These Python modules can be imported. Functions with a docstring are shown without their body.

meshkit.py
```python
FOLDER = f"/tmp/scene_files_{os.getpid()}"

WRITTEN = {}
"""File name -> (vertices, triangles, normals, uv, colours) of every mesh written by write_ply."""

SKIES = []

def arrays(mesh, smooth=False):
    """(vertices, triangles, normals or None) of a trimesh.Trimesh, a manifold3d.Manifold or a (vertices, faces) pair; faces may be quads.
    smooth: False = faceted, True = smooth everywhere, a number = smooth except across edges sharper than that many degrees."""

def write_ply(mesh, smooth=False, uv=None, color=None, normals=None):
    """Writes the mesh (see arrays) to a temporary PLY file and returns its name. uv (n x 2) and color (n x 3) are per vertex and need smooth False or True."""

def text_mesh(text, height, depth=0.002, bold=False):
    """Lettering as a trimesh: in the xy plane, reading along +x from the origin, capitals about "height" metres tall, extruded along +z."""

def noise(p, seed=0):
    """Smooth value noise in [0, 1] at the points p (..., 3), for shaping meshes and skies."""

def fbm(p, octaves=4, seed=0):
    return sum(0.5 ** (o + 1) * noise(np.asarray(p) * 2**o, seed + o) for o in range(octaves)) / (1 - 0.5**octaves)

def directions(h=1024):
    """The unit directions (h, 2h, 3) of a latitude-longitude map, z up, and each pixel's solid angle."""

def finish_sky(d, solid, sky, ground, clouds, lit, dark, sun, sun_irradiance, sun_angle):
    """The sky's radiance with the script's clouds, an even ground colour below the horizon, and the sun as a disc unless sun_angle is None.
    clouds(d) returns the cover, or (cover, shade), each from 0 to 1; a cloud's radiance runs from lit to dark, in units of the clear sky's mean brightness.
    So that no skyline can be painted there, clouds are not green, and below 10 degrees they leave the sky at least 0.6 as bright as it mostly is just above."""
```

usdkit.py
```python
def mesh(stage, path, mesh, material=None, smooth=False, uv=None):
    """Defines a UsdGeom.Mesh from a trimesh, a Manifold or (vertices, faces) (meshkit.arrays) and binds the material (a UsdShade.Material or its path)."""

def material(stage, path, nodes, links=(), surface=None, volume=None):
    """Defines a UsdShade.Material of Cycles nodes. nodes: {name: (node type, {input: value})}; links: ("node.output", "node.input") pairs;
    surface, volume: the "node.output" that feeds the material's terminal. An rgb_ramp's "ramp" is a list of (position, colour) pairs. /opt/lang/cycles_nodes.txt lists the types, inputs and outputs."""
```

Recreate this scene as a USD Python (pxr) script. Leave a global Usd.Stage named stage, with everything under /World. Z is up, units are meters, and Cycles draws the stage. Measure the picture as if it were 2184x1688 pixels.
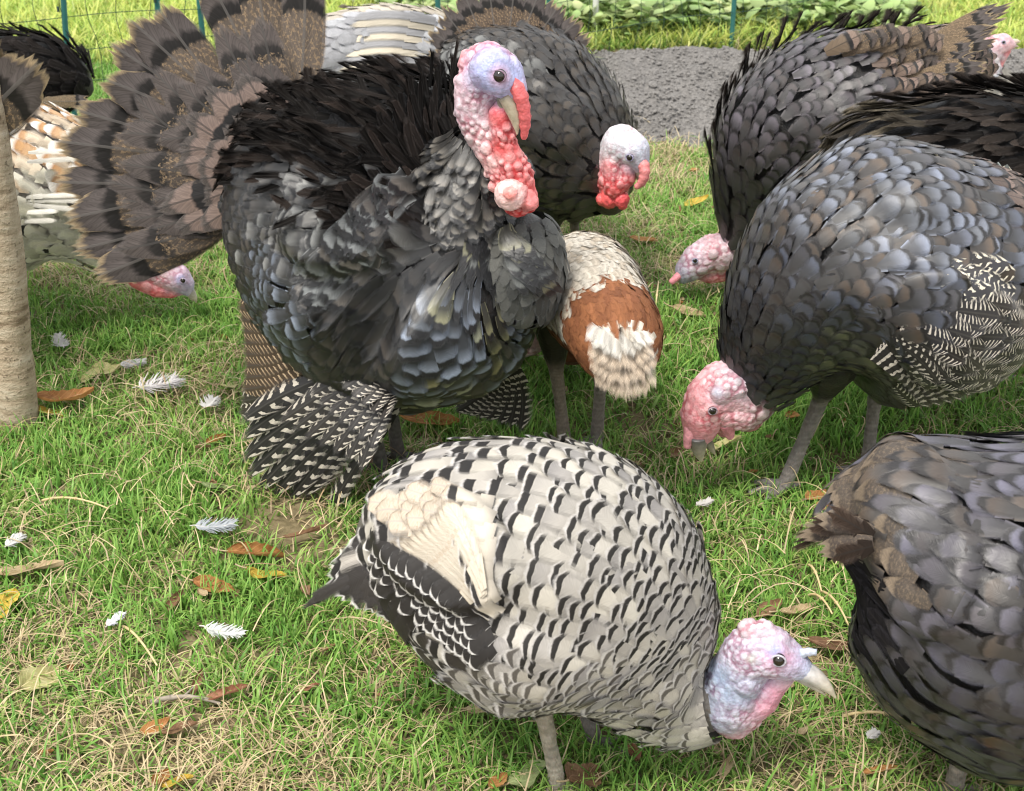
import math, numpy as np, trimesh, manifold3d as m3
from manifold3d import Manifold
from scipy.interpolate import CubicSpline, PchipInterpolator
from scipy.spatial import cKDTree
import usdkit, meshkit
from pxr import Usd, UsdGeom, UsdLux, UsdShade, Gf, Sdf, Vt

stage = Usd.Stage.CreateInMemory()
UsdGeom.SetStageUpAxis(stage, 'Z')
UsdGeom.SetStageMetersPerUnit(stage, 1.0)
UsdGeom.Xform.Define(stage, '/World')
UsdGeom.Scope.Define(stage, '/World/Looks')

# ------------------------------------------------------------------ camera, sky, sun, exposure
CAM_HEIGHT, PITCH, FOCAL_PX, PIC_W, PIC_H = 1.30, math.radians(27.0), 3200.0, 2184.0, 1688.0
EXPOSURE = 1.12
SUN_ELEV, SUN_AZ = math.radians(62), math.radians(215)      # azimuth measured as atan2(x, y) of the direction towards the sun
SUN_INT, SUN_ANGLE, SKY_STRENGTH = 0.55, 18.0, 0.118
cam = UsdGeom.Camera.Define(stage, '/World/camera')
cam.CreateHorizontalApertureAttr(36.0)
cam.CreateVerticalApertureAttr(36.0 * PIC_H / PIC_W)
cam.CreateFocalLengthAttr(36.0 * FOCAL_PX / PIC_W)
cam.CreateFStopAttr(11.0)
cam.CreateFocusDistanceAttr(2.25)
cam.CreateExposureAttr(EXPOSURE)
cam.AddTranslateOp().Set((0, 0, CAM_HEIGHT))
cam.AddRotateXOp().Set(90.0 - math.degrees(PITCH))

LOOKS = '/World/Looks/'
dome = UsdLux.DomeLight.Define(stage, '/World/sky')
sky_mat = usdkit.material(stage, LOOKS + 'sky', {
    'sky': ('sky_texture', {'sky_type': 'single_scattering', 'sun_disc': False, 'sun_elevation': SUN_ELEV, 'sun_rotation': SUN_AZ, 'aerosol_density': 2.0}),
    'tc': ('texture_coordinate', {}),
    'noise': ('noise_texture', {'scale': 2.2, 'detail': 6.0, 'roughness': 0.6}),
    'cover': ('rgb_ramp', {'ramp': [(0.0, (0.55, 0.55, 0.55)), (0.5, (0.75, 0.75, 0.75)), (1.0, (0.95, 0.95, 0.95))]}),
    'mix': ('mix_color', {'b': (6.6, 6.5, 6.3), 'use_clamp': False}),
    'bg': ('background_shader', {'strength': SKY_STRENGTH}),
}, [('tc.generated', 'noise.vector'), ('noise.fac', 'cover.fac'), ('cover.color', 'mix.fac'), ('sky.color', 'mix.a'), ('mix.result', 'bg.color')], surface='bg.background')
UsdShade.MaterialBindingAPI.Apply(dome.GetPrim()).Bind(sky_mat)
dome.GetPrim().SetCustomDataByKey('kind', 'structure')
sun = UsdLux.DistantLight.Define(stage, '/World/sun')
sun.CreateIntensityAttr(SUN_INT)
sun.CreateNormalizeAttr(True) if hasattr(sun, 'CreateNormalizeAttr') else sun.GetPrim().CreateAttribute('inputs:normalize', Sdf.ValueTypeNames.Bool).Set(True)
sun.CreateAngleAttr(SUN_ANGLE)
sun.CreateColorAttr((1.0, 0.95, 0.87))
sun.AddRotateZOp().Set(-math.degrees(SUN_AZ))
sun.AddRotateXOp().Set(-(90.0 - math.degrees(SUN_ELEV)))

# ------------------------------------------------------------------ pixel rays (2184 x 1688 picture) to points of the place
CP, SP = math.cos(PITCH), math.sin(PITCH)
EYE = np.array([0, 0, CAM_HEIGHT])
FWD, UPV, RGT = np.array([0, CP, -SP]), np.array([0, SP, CP]), np.array([1.0, 0, 0])

def ray(px, py):
    d = FWD + (px - PIC_W / 2) / FOCAL_PX * RGT - (py - PIC_H / 2) / FOCAL_PX * UPV
    return d / np.linalg.norm(d)

def ground(px, py, z=0.0):
    d = ray(px, py)
    return EYE + d * ((z - EYE[2]) / d[2])

def on_plane(px, py, p, n):
    d = ray(px, py)
    return EYE + d * (np.dot(p - EYE, n) / np.dot(d, n))

def unit(v):
    v = np.asarray(v, float)
    return v / (np.linalg.norm(v, axis=-1, keepdims=True) + 1e-12)

# ------------------------------------------------------------------ prims
used = {}

def numbered(parent, name):
    k = used.get((parent, name), 0)
    used[(parent, name)] = k + 1
    return f'{parent}/{name}' if k == 0 else f'{parent}/{name}_{k:03d}'

def vertex_normals(v, f):
    fn = np.cross(v[f[:, 1]] - v[f[:, 0]], v[f[:, 2]] - v[f[:, 0]])
    n = np.zeros_like(v)
    for k in range(3):
        for c in range(3):
            n[:, c] += np.bincount(f[:, k], fn[:, c], minlength=len(v))
    return unit(n)

def put(parent, name, v, f, mat, uv=None, tint=None, smooth=True, kind=None, label=None):
    path = numbered(parent, name)
    v, f = np.asarray(v, float), np.asarray(f, int)
    if f.shape[1] == 4:
        f = np.vstack([f[:, [0, 1, 2]], f[:, [0, 2, 3]]])
    m = UsdGeom.Mesh.Define(stage, path)
    m.CreatePointsAttr(Vt.Vec3fArray.FromNumpy(np.ascontiguousarray(v, np.float32)))
    m.CreateFaceVertexCountsAttr(Vt.IntArray.FromNumpy(np.full(len(f), 3, np.int32)))
    m.CreateFaceVertexIndicesAttr(Vt.IntArray.FromNumpy(np.ascontiguousarray(f.ravel(), np.int32)))
    m.CreateSubdivisionSchemeAttr('none')
    if smooth:
        m.CreateNormalsAttr(Vt.Vec3fArray.FromNumpy(np.ascontiguousarray(vertex_normals(v, f), np.float32)))
        m.SetNormalsInterpolation('vertex')
    api = UsdGeom.PrimvarsAPI(m)
    if uv is not None:
        api.CreatePrimvar('st', Sdf.ValueTypeNames.TexCoord2fArray, 'vertex').Set(Vt.Vec2fArray.FromNumpy(np.ascontiguousarray(uv, np.float32)))
    if tint is not None:
        api.CreatePrimvar('tint', Sdf.ValueTypeNames.Color3fArray, 'vertex').Set(Vt.Vec3fArray.FromNumpy(np.ascontiguousarray(tint, np.float32)))
    UsdShade.MaterialBindingAPI.Apply(m.GetPrim()).Bind(mat)
    p = m.GetPrim()
    if kind: p.SetCustomDataByKey('kind', kind)
    if label: p.SetCustomDataByKey('label', label)
    return p

def tag(p, label=None, cat=None, group=None, kind=None):
    for k, x in (('label', label), ('category', cat), ('group', group), ('kind', kind)):
        if x: p.SetCustomDataByKey(k, x)
    return p

def thing(name, label, cat, loc=(0, 0, 0), rotz=0.0, group=None):
    path = numbered('/World', name)
    x = UsdGeom.Xform.Define(stage, path)
    x.AddTranslateOp().Set(tuple(map(float, loc)))
    x.AddRotateZOp().Set(float(rotz))
    tag(x.GetPrim(), label, cat, group)
    return path

def merge(parts):
    vs, fs, n = [], [], 0
    for v, f in parts:
        f = np.asarray(f)
        if f.shape[1] == 4: f = np.vstack([f[:, [0, 1, 2]], f[:, [0, 2, 3]]])
        vs.append(np.asarray(v)); fs.append(f + n); n += len(v)
    return np.vstack(vs), np.vstack(fs)

def sweep(pts, radii, sides=8, flat=None):
    """A tube along a polyline, closed at both ends."""
    p = np.asarray(pts, float)
    r = np.broadcast_to(np.asarray(radii, float), (len(p),))
    t = unit(np.gradient(p, axis=0))
    ref = np.array([0, 0, 1.0]) if abs(t[:, 2]).mean() < 0.8 else np.array([0, 1.0, 0])
    a = unit(np.cross(t, ref)); b = np.cross(a, t)
    ang = np.arange(sides) * 2 * np.pi / sides
    v = p[:, None] + r[:, None, None] * (np.cos(ang)[None, :, None] * a[:, None] + np.sin(ang)[None, :, None] * b[:, None] * (flat or 1.0))
    i, j = np.meshgrid(np.arange(len(p) - 1), np.arange(sides), indexing='ij')
    q = np.stack([i * sides + j, i * sides + (j + 1) % sides, (i + 1) * sides + (j + 1) % sides, (i + 1) * sides + j], -1).reshape(-1, 4)
    v = np.vstack([v.reshape(-1, 3), p[:1], p[-1:]])
    n = len(p) * sides
    k = np.arange(sides)
    f = np.vstack([q[:, [0, 2, 1]], q[:, [0, 3, 2]], np.stack([np.full(sides, n), k, (k + 1) % sides], 1), np.stack([np.full(sides, n + 1), n - sides + (k + 1) % sides, n - sides + k], 1)])
    return v, f

def spline(pts, n):
    p = np.asarray(pts, float)
    t = np.r_[0, np.cumsum(np.linalg.norm(np.diff(p[:, :3], axis=0), axis=1))]
    return CubicSpline(t, p)(np.linspace(0, t[-1], n))

# ------------------------------------------------------------------ materials
class Graph:
    def __init__(self): self.n, self.l, self.k = {}, [], 0
    def add(self, kind, inputs=None, **links):
        self.k += 1
        name = f'n{self.k}'
        self.n[name] = (kind, inputs or {})
        for s, src in links.items(): self.l.append((src, f'{name}.{s}'))
        return name
    def math(self, op, a, b=None, c=None, clamp=False):
        vals, links = {'math_type': op, 'use_clamp': clamp}, {}
        for i, x in enumerate((a, b, c), 1):
            if x is None: continue
            if isinstance(x, str): links[f'value{i}'] = x
            else: vals[f'value{i}'] = float(x)
        return self.add('math', vals, **links) + '.value'
    def mix(self, fac, a, b, kind='mix'):
        vals, links = {'blend_type': kind, 'use_clamp': True}, {}
        for s, x in (('fac', fac), ('a', a), ('b', b)):
            if isinstance(x, str): links[s] = x
            else: vals[s] = x
        return self.add('mix_color', vals, **links) + '.result'
    def make(self, name, surface): return usdkit.material(stage, LOOKS + name, self.n, self.l, surface=surface)

def feather_mat(name, col, tint_weight, edge=0.0, fray=.13, jit=0.10, bars=None, speck=None, rough=0.5, spec=0.5, barb=0.25, shaft=0.12, sheen=0.0, streak=0.35):
    """col: colours along the feather (0 root, 1 tip); tint_weight: how much of the feather's own tint shows along it."""
    g = Graph()
    tc = g.add('texture_coordinate')
    sx = g.add('separate_xyz', vector=tc + '.UV')
    isl = g.add('geometry') + '.random_per_island'
    rnd = g.math('multiply', isl, 57.0)
    u2 = g.math('absolute', g.math('multiply_add', sx + '.x', 2.0, -1.0))
    vec = g.add('combine_xyz', x=g.math('multiply', sx + '.x', 4.0), y=g.math('multiply', sx + '.y', 7.0), z=rnd)
    nz = g.add('noise_texture', {'scale': 1.0, 'detail': 3.0, 'roughness': 0.6}, vector=vec + '.vector') + '.fac'
    ve = g.math('add', sx + '.y', g.math('multiply', g.math('subtract', nz, 0.5), jit))
    if edge: ve = g.math('maximum', ve, g.math('multiply', g.math('power', u2, 1.6), edge))
    c = g.add('rgb_ramp', {'ramp': col}, fac=ve) + '.color'
    w = g.add('rgb_ramp', {'ramp': [(p, (x, x, x)) for p, x in tint_weight]}, fac=ve) + '.color'
    tint = g.add('attribute', {'attribute': 'tint'}) + '.color'
    colour = g.mix(w, c, tint)
    if bars:
        freq, duty, bc, slant = bars[:4]
        wander = bars[4] if len(bars) > 4 else 1.3
        q = g.math('add', g.math('multiply', sx + '.y', freq), g.math('multiply', u2, slant))
        q = g.math('add', q, g.math('multiply', g.math('subtract', nz, 0.5), wander))
        fr = g.math('fraction', g.math('add', q, rnd))
        band = g.math('multiply', g.math('less_than', fr, g.math('multiply_add', nz, .5, duty - .25)), g.math('greater_than', g.math('add', u2, g.math('multiply', nz, .5)), 0.48))
        colour = g.mix(g.math('multiply', band, g.math('less_than', ve, 0.97)), colour, bc)
    if speck:
        sc, amount, scale = speck
        vec2 = g.add('combine_xyz', x=g.math('multiply', sx + '.x', scale * 0.35), y=g.math('multiply', sx + '.y', scale), z=rnd)
        n2 = g.add('noise_texture', {'scale': 1.0, 'detail': 4.0, 'roughness': 0.75}, vector=vec2 + '.vector') + '.fac'
        m = g.add('map_range', {'from_min': 0.5, 'from_max': 0.6, 'to_min': 0.0, 'to_max': amount, 'clamp': True}, value=n2) + '.result'
        colour = g.mix(g.math('multiply', m, g.math('less_than', ve, 0.74)), colour, sc)
    # barbs: fine oblique lines from the shaft outwards, and pale or dark streaks between them
    vec3 = g.add('combine_xyz', x=g.math('multiply', u2, 1.2), y=g.math('add', g.math('multiply', sx + '.y', 48.0), g.math('multiply', u2, -15.0)), z=rnd)
    n3 = g.add('noise_texture', {'scale': 1.0, 'detail': 1.0, 'roughness': 0.6}, vector=vec3 + '.vector') + '.fac'
    k = g.add('map_range', {'from_min': 0.3, 'from_max': 0.7, 'to_min': 1.0 - streak, 'to_max': 1.0 + streak * 0.6, 'clamp': True}, value=n3) + '.result'
    grey = g.add('combine_color', {}, r=k, g=k, b=k) + '.color'
    colour = g.mix(1.0, colour, grey, 'multiply')
    if shaft: colour = g.mix(g.math('multiply', g.math('less_than', u2, 0.055), 0.6), colour, (shaft, shaft * 0.92, shaft * 0.85))
    bump = g.add('bump', {'strength': barb, 'distance': 0.002}, height=n3) + '.normal'
    p = g.add('principled_bsdf', {'roughness': rough, 'specular_ior_level': spec, 'sheen_weight': sheen, 'sheen_roughness': 0.6}, base_color=colour, normal=bump)
    # the barbs part at the rim: the vane ends in a soft comb instead of a cut edge
    vec4 = g.add('combine_xyz', x=g.math('multiply', sx + '.x', 17.0), y=g.math('multiply', sx + '.y', 2.5), z=rnd)
    n4 = g.add('noise_texture', {'scale': 1.0, 'detail': 2.0, 'roughness': 0.7}, vector=vec4 + '.vector') + '.fac'
    side = g.add('map_range', {'from_min': 0.0, 'from_max': 1.0, 'to_min': 0.80, 'to_max': 1.0}, value=u2) + '.result'
    rim = g.math('maximum', sx + '.y', g.math('multiply', side, g.math('less_than', .3, sx + '.y')))
    lo = g.math('subtract', 1.0 - fray * .10, g.math('multiply', n4, fray * 1.6))
    hide = g.add('map_range', {'range_type': 'smoothstep', 'from_max': 1.0, 'to_min': 0.0, 'to_max': 1.0, 'clamp': True}, value=rim, from_min=lo) + '.result'
    hide = g.math('multiply', hide, g.math('greater_than', sx + '.y', .02))
    t = g.add('transparent_bsdf')
    return g.make(name, g.add('mix_closure', {}, fac=hide, closure1=p + '.BSDF', closure2=t + '.BSDF') + '.closure')

K = 0.012
M = {}
M['bronze'] = feather_mat('bronze_feather', [(0, (.02, .018, .017)), (.5, (.03, .03, .03)), (.74, (.05, .05, .05)), (.835, (.008, .007, .007)), (1, (.012, .010, .010))],
                          [(0, .05), (.42, .22), (.58, .62), (.70, 1), (.755, 1), (.835, .04), (1, .06)], edge=0.88, rough=0.45, spec=0.55, shaft=0, streak=.16)
M['steel'] = feather_mat('steel_feather', [(0, (.008, .008, .008)), (.5, (.010, .010, .010)), (.77, (.02, .02, .02)), (.82, (.004, .004, .005)), (1, (.006, .006, .006))],
                         [(0, .03), (.50, .12), (.64, .55), (.73, 1), (.775, 1), (.82, 0), (1, 0)], edge=0.86, rough=0.42, spec=0.6, shaft=0, jit=.06, streak=.22)
M['fluffy'] = feather_mat('black_fluffy_feather', [(0, (.006, .006, .006)), (1, (.010, .009, .008))], [(0, .3), (.5, .5), (1, 1)], rough=0.8, spec=0.05, shaft=0.02, streak=.6)
M['plain'] = feather_mat('plain_feather', [(0, (.02, .02, .02)), (1, (.03, .03, .03))], [(0, .55), (.5, .9), (1, 1)], edge=.5, rough=0.6, spec=0.3, shaft=0, streak=.3)
M['soft'] = feather_mat('soft_down_feather', [(0, (.02, .02, .02)), (1, (.03, .03, .03))], [(0, .85), (.5, .95), (1, 1)], rough=0.75, spec=0.15, shaft=0, streak=.14, fray=.24)
M['cream'] = feather_mat('cream_barred_feather', [(0, (.16, .15, .14)), (.45, (.50, .46, .40)), (.72, (.6, .55, .48)), (.755, (.014, .013, .013)), (.90, (.018, .016, .015)), (.935, (.5, .48, .46)), (1, (.6, .58, .56))],
                         [(0, .35), (.5, .85), (.72, 1), (.755, 0), (1, 0)], rough=0.6, spec=0.25, shaft=0, jit=.05, streak=.10)
M['creamthin'] = feather_mat('cream_thin_barred_feather', [(0, (.16, .15, .14)), (.45, (.45, .42, .37)), (.76, (.52, .49, .43)), (.785, (.016, .015, .014)), (.885, (.022, .02, .018)), (.915, (.42, .40, .38)), (1, (.5, .48, .46))],
                         [(0, .35), (.5, .85), (.76, 1), (.785, 0), (1, 0)], edge=.76, rough=0.6, spec=0.2, shaft=0, jit=.06, streak=.14)
M['fancovert'] = feather_mat('brown_tail_covert', [(0, (.05, .04, .032)), (.68, (.065, .052, .042)), (.72, (.012, .011, .010)), (.79, (.016, .014, .013)), (.83, (.07, .058, .054)), (1, (.055, .046, .042))], [(0, .6), (.68, .6), (.72, 0), (1, .2)],
                       speck=((.22, .155, .095), .8, 30.0), rough=0.6, spec=0.2, shaft=0.05, jit=.12, streak=.3, fray=.10)
M['laced'] = feather_mat('white_laced_feather', [(0, (.02, .018, .017)), (.6, (.03, .027, .025)), (.86, (.02, .018, .017)), (.92, (.66, .64, .61)), (1, (.74, .72, .70))],
                         [(0, .3), (.5, .8), (.8, .3), (.87, 0), (1, 0)], edge=0.935, rough=0.6, spec=0.25, shaft=0, jit=.06, streak=.2)
M['breast'] = feather_mat('pale_breast_feather', [(0, (.1, .09, .085)), (.5, (.42, .39, .34)), (.72, (.50, .46, .41)), (.76, (.045, .04, .035)), (.85, (.06, .052, .045)), (.90, (.52, .50, .48)), (1, (.56, .54, .52))],
                          [(0, .5), (.5, .9), (.72, 1), (.77, .15), (.86, .1), (.90, .3), (1, .3)], edge=0.90, rough=0.65, spec=0.2, shaft=0, jit=.10, streak=.2)
M['pink'] = feather_mat('pink_banded_feather', [(0, (.03, .025, .022)), (.55, (.04, .033, .028)), (.62, (.012, .011, .011)), (.70, (.012, .011, .011)), (.73, (.21, .15, .125)), (.86, (.20, .145, .125)), (.90, (.055, .047, .043)), (1, (.10, .085, .078))],
                        [(0, .7), (.55, .7), (.62, 0), (.72, 0), (.74, .35), (.86, .35), (.9, .3), (1, .5)], rough=0.55, spec=0.25, shaft=0.02, jit=.06, streak=.25, fray=.08)
M['fan'] = feather_mat('brown_tail_feather', [(0, (.055, .044, .035)), (.72, (.07, .055, .044)), (.75, (.012, .011, .010)), (.80, (.016, .014, .013)), (.83, (.078, .066, .062)), (.925, (.06, .05, .046)), (.962, (.22, .165, .10)), (1, (.33, .26, .16))],
                       [(0, .6), (.72, .6), (.75, 0), (1, 0)], speck=((.25, .175, .105), .8, 40.0), rough=0.6, spec=0.2, shaft=0.10, jit=.06, streak=.25, fray=.05)
M['primary'] = feather_mat('barred_wing_feather', [(0, (.012, .011, .011)), (1, (.02, .018, .018))], [(0, 0), (1, .2)], bars=(11.0, .34, (.46, .42, .36), .28), rough=0.45, spec=0.4, shaft=0.05, jit=.03, streak=.2)
M['secondary'] = feather_mat('brown_wing_feather', [(0, (.05, .033, .022)), (1, (.06, .042, .03))], [(0, .3), (1, .3)], bars=(15.0, .3, (.40, .30, .20), .5), rough=0.55, spec=0.3, shaft=0.05, jit=.03, streak=.2)
M['spotted'] = feather_mat('spotted_covert', [(0, (.018, .016, .015)), (1, (.03, .026, .022))], [(0, .3), (1, .3)], bars=(3.2, .42, (.58, .54, .44), .8), rough=0.55, spec=0.3, shaft=0, jit=.06, streak=.2)
M['wingpanel'] = feather_mat('cream_wing_feather', [(0, (.5, .45, .37)), (.6, (.58, .53, .45)), (.88, (.50, .43, .34)), (.93, (.20, .16, .12)), (1, (.55, .5, .43))], [(0, .5), (.9, .5), (.93, .1), (1, .1)], edge=.96, rough=0.6, spec=0.25, shaft=0.3, speck=((.30, .20, .12), .4, 9.0), streak=.2)
M['rust'] = feather_mat('rust_white_feather', [(0, (.40, .25, .13)), (.45, (.45, .26, .12)), (.6, (.38, .19, .08)), (.72, (.70, .66, .6)), (1, (.78, .76, .72))], [(0, .4), (.55, .3), (.75, .1), (1, 0)], edge=.8, rough=0.6, spec=0.25, shaft=0, streak=.2)

M['bufftail'] = feather_mat('buff_tail_feather', [(0, (.55, .51, .45)), (.5, (.58, .53, .46)), (.75, (.50, .37, .25)), (1, (.52, .38, .25))], [(0, .6), (.5, .6), (.8, .35), (1, .35)], rough=.7, spec=.2, shaft=0, streak=.3, fray=.25)

def skin_mat(name, rough=0.45, scale=260.0, strength=0.35, sss=0.1):
    g = Graph()
    tc = g.add('texture_coordinate')
    tint = g.add('attribute', {'attribute': 'tint'}) + '.color'
    n = g.add('noise_texture', {'scale': 90.0, 'detail': 4.0, 'roughness': 0.6}, vector=tc + '.object') + '.fac'
    k = g.add('map_range', {'from_min': 0.3, 'from_max': 0.7, 'to_min': 0.72, 'to_max': 1.2}, value=n) + '.result'
    col = g.mix(1.0, tint, g.add('combine_color', {}, r=k, g=k, b=k) + '.color', 'multiply')
    v = g.add('voronoi_texture', {'scale': scale, 'feature': 'f1'}, vector=tc + '.object') + '.distance'
    b = g.add('bump', {'strength': strength, 'distance': 0.002, 'invert': True}, height=v) + '.normal'
    p = g.add('principled_bsdf', {'roughness': rough, 'specular_ior_level': 0.4, 'subsurface_weight': sss, 'subsurface_scale': 0.003, 'subsurface_radius': (1, .35, .25)}, base_color=col, normal=b)
    return g.make(name, p + '.BSDF')

M['skin'] = skin_mat('turkey_skin')
M['mottle'] = feather_mat('mottled_feather', [(0, (.05, .042, .035)), (.55, (.07, .058, .048)), (.74, (.045, .036, .03)), (.80, (.15, .115, .08)), (.9, (.18, .14, .10)), (1, (.18, .14, .10))], [(0, .5), (.7, .5), (.8, .1), (1, .1)], edge=.84, speck=((.20, .15, .10), .5, 16.0), rough=.6, spec=.25, shaft=0, jit=.14, streak=.25)
M['barred'] = feather_mat('white_barred_covert', [(0, (.014, .013, .012)), (1, (.022, .02, .018))], [(0, .2), (1, .2)], bars=(4.4, .38, (.46, .43, .37), .10, .55), rough=.5, spec=.35, shaft=0, jit=.05, streak=.2)

M['horn'] = skin_mat('horn_beak', rough=0.32, scale=60, strength=0.05, sss=0.05)

def simple(name, color, rough=0.6, spec=0.4, noise=None, bump=0.0, extra=None, coord='object'):
    g = Graph()
    tc = g.add('texture_coordinate')
    p = {'roughness': rough, 'specular_ior_level': spec, **(extra or {})}
    if noise:
        scale, c2 = noise
        n = g.add('noise_texture', {'scale': scale, 'detail': 5.0, 'roughness': 0.65}, vector=tc + '.' + coord) + '.fac'
        f = g.add('map_range', {'from_min': 0.35, 'from_max': 0.65, 'clamp': True}, value=n) + '.result'
        c = g.mix(f, color, c2)
        if bump:
            b = g.add('bump', {'strength': bump, 'distance': 0.01}, height=n) + '.normal'
            return g.make(name, g.add('principled_bsdf', p, base_color=c, normal=b) + '.BSDF')
        return g.make(name, g.add('principled_bsdf', p, base_color=c) + '.BSDF')
    p['base_color'] = color
    return g.make(name, g.add('principled_bsdf', p) + '.BSDF')

M['eye'] = simple('eye_dark', (.012, .009, .007), rough=0.06, spec=0.7)

# ------------------------------------------------------------------ birds
def lerp(a, b, t): return np.asarray(a) * (1 - t) + np.asarray(b) * t
def sstep(x, a, b): t = np.clip((x - a) / (b - a), 0, 1); return t * t * (3 - 2 * t)
def blend(c1, c2, t): return np.asarray(c1)[None] * (1 - t[:, None]) + np.asarray(c2)[None] * t[:, None]
def inside(x, y, cx, cy, rx, ry, rot=0.0, jit=None):
    c, sn = math.cos(math.radians(rot)), math.sin(math.radians(rot))
    d = np.hypot(((x - cx) * c + (y - cy) * sn) / rx, (-(x - cx) * sn + (y - cy) * c) / ry)
    return d + (0 if jit is None else jit) < 1

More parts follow.
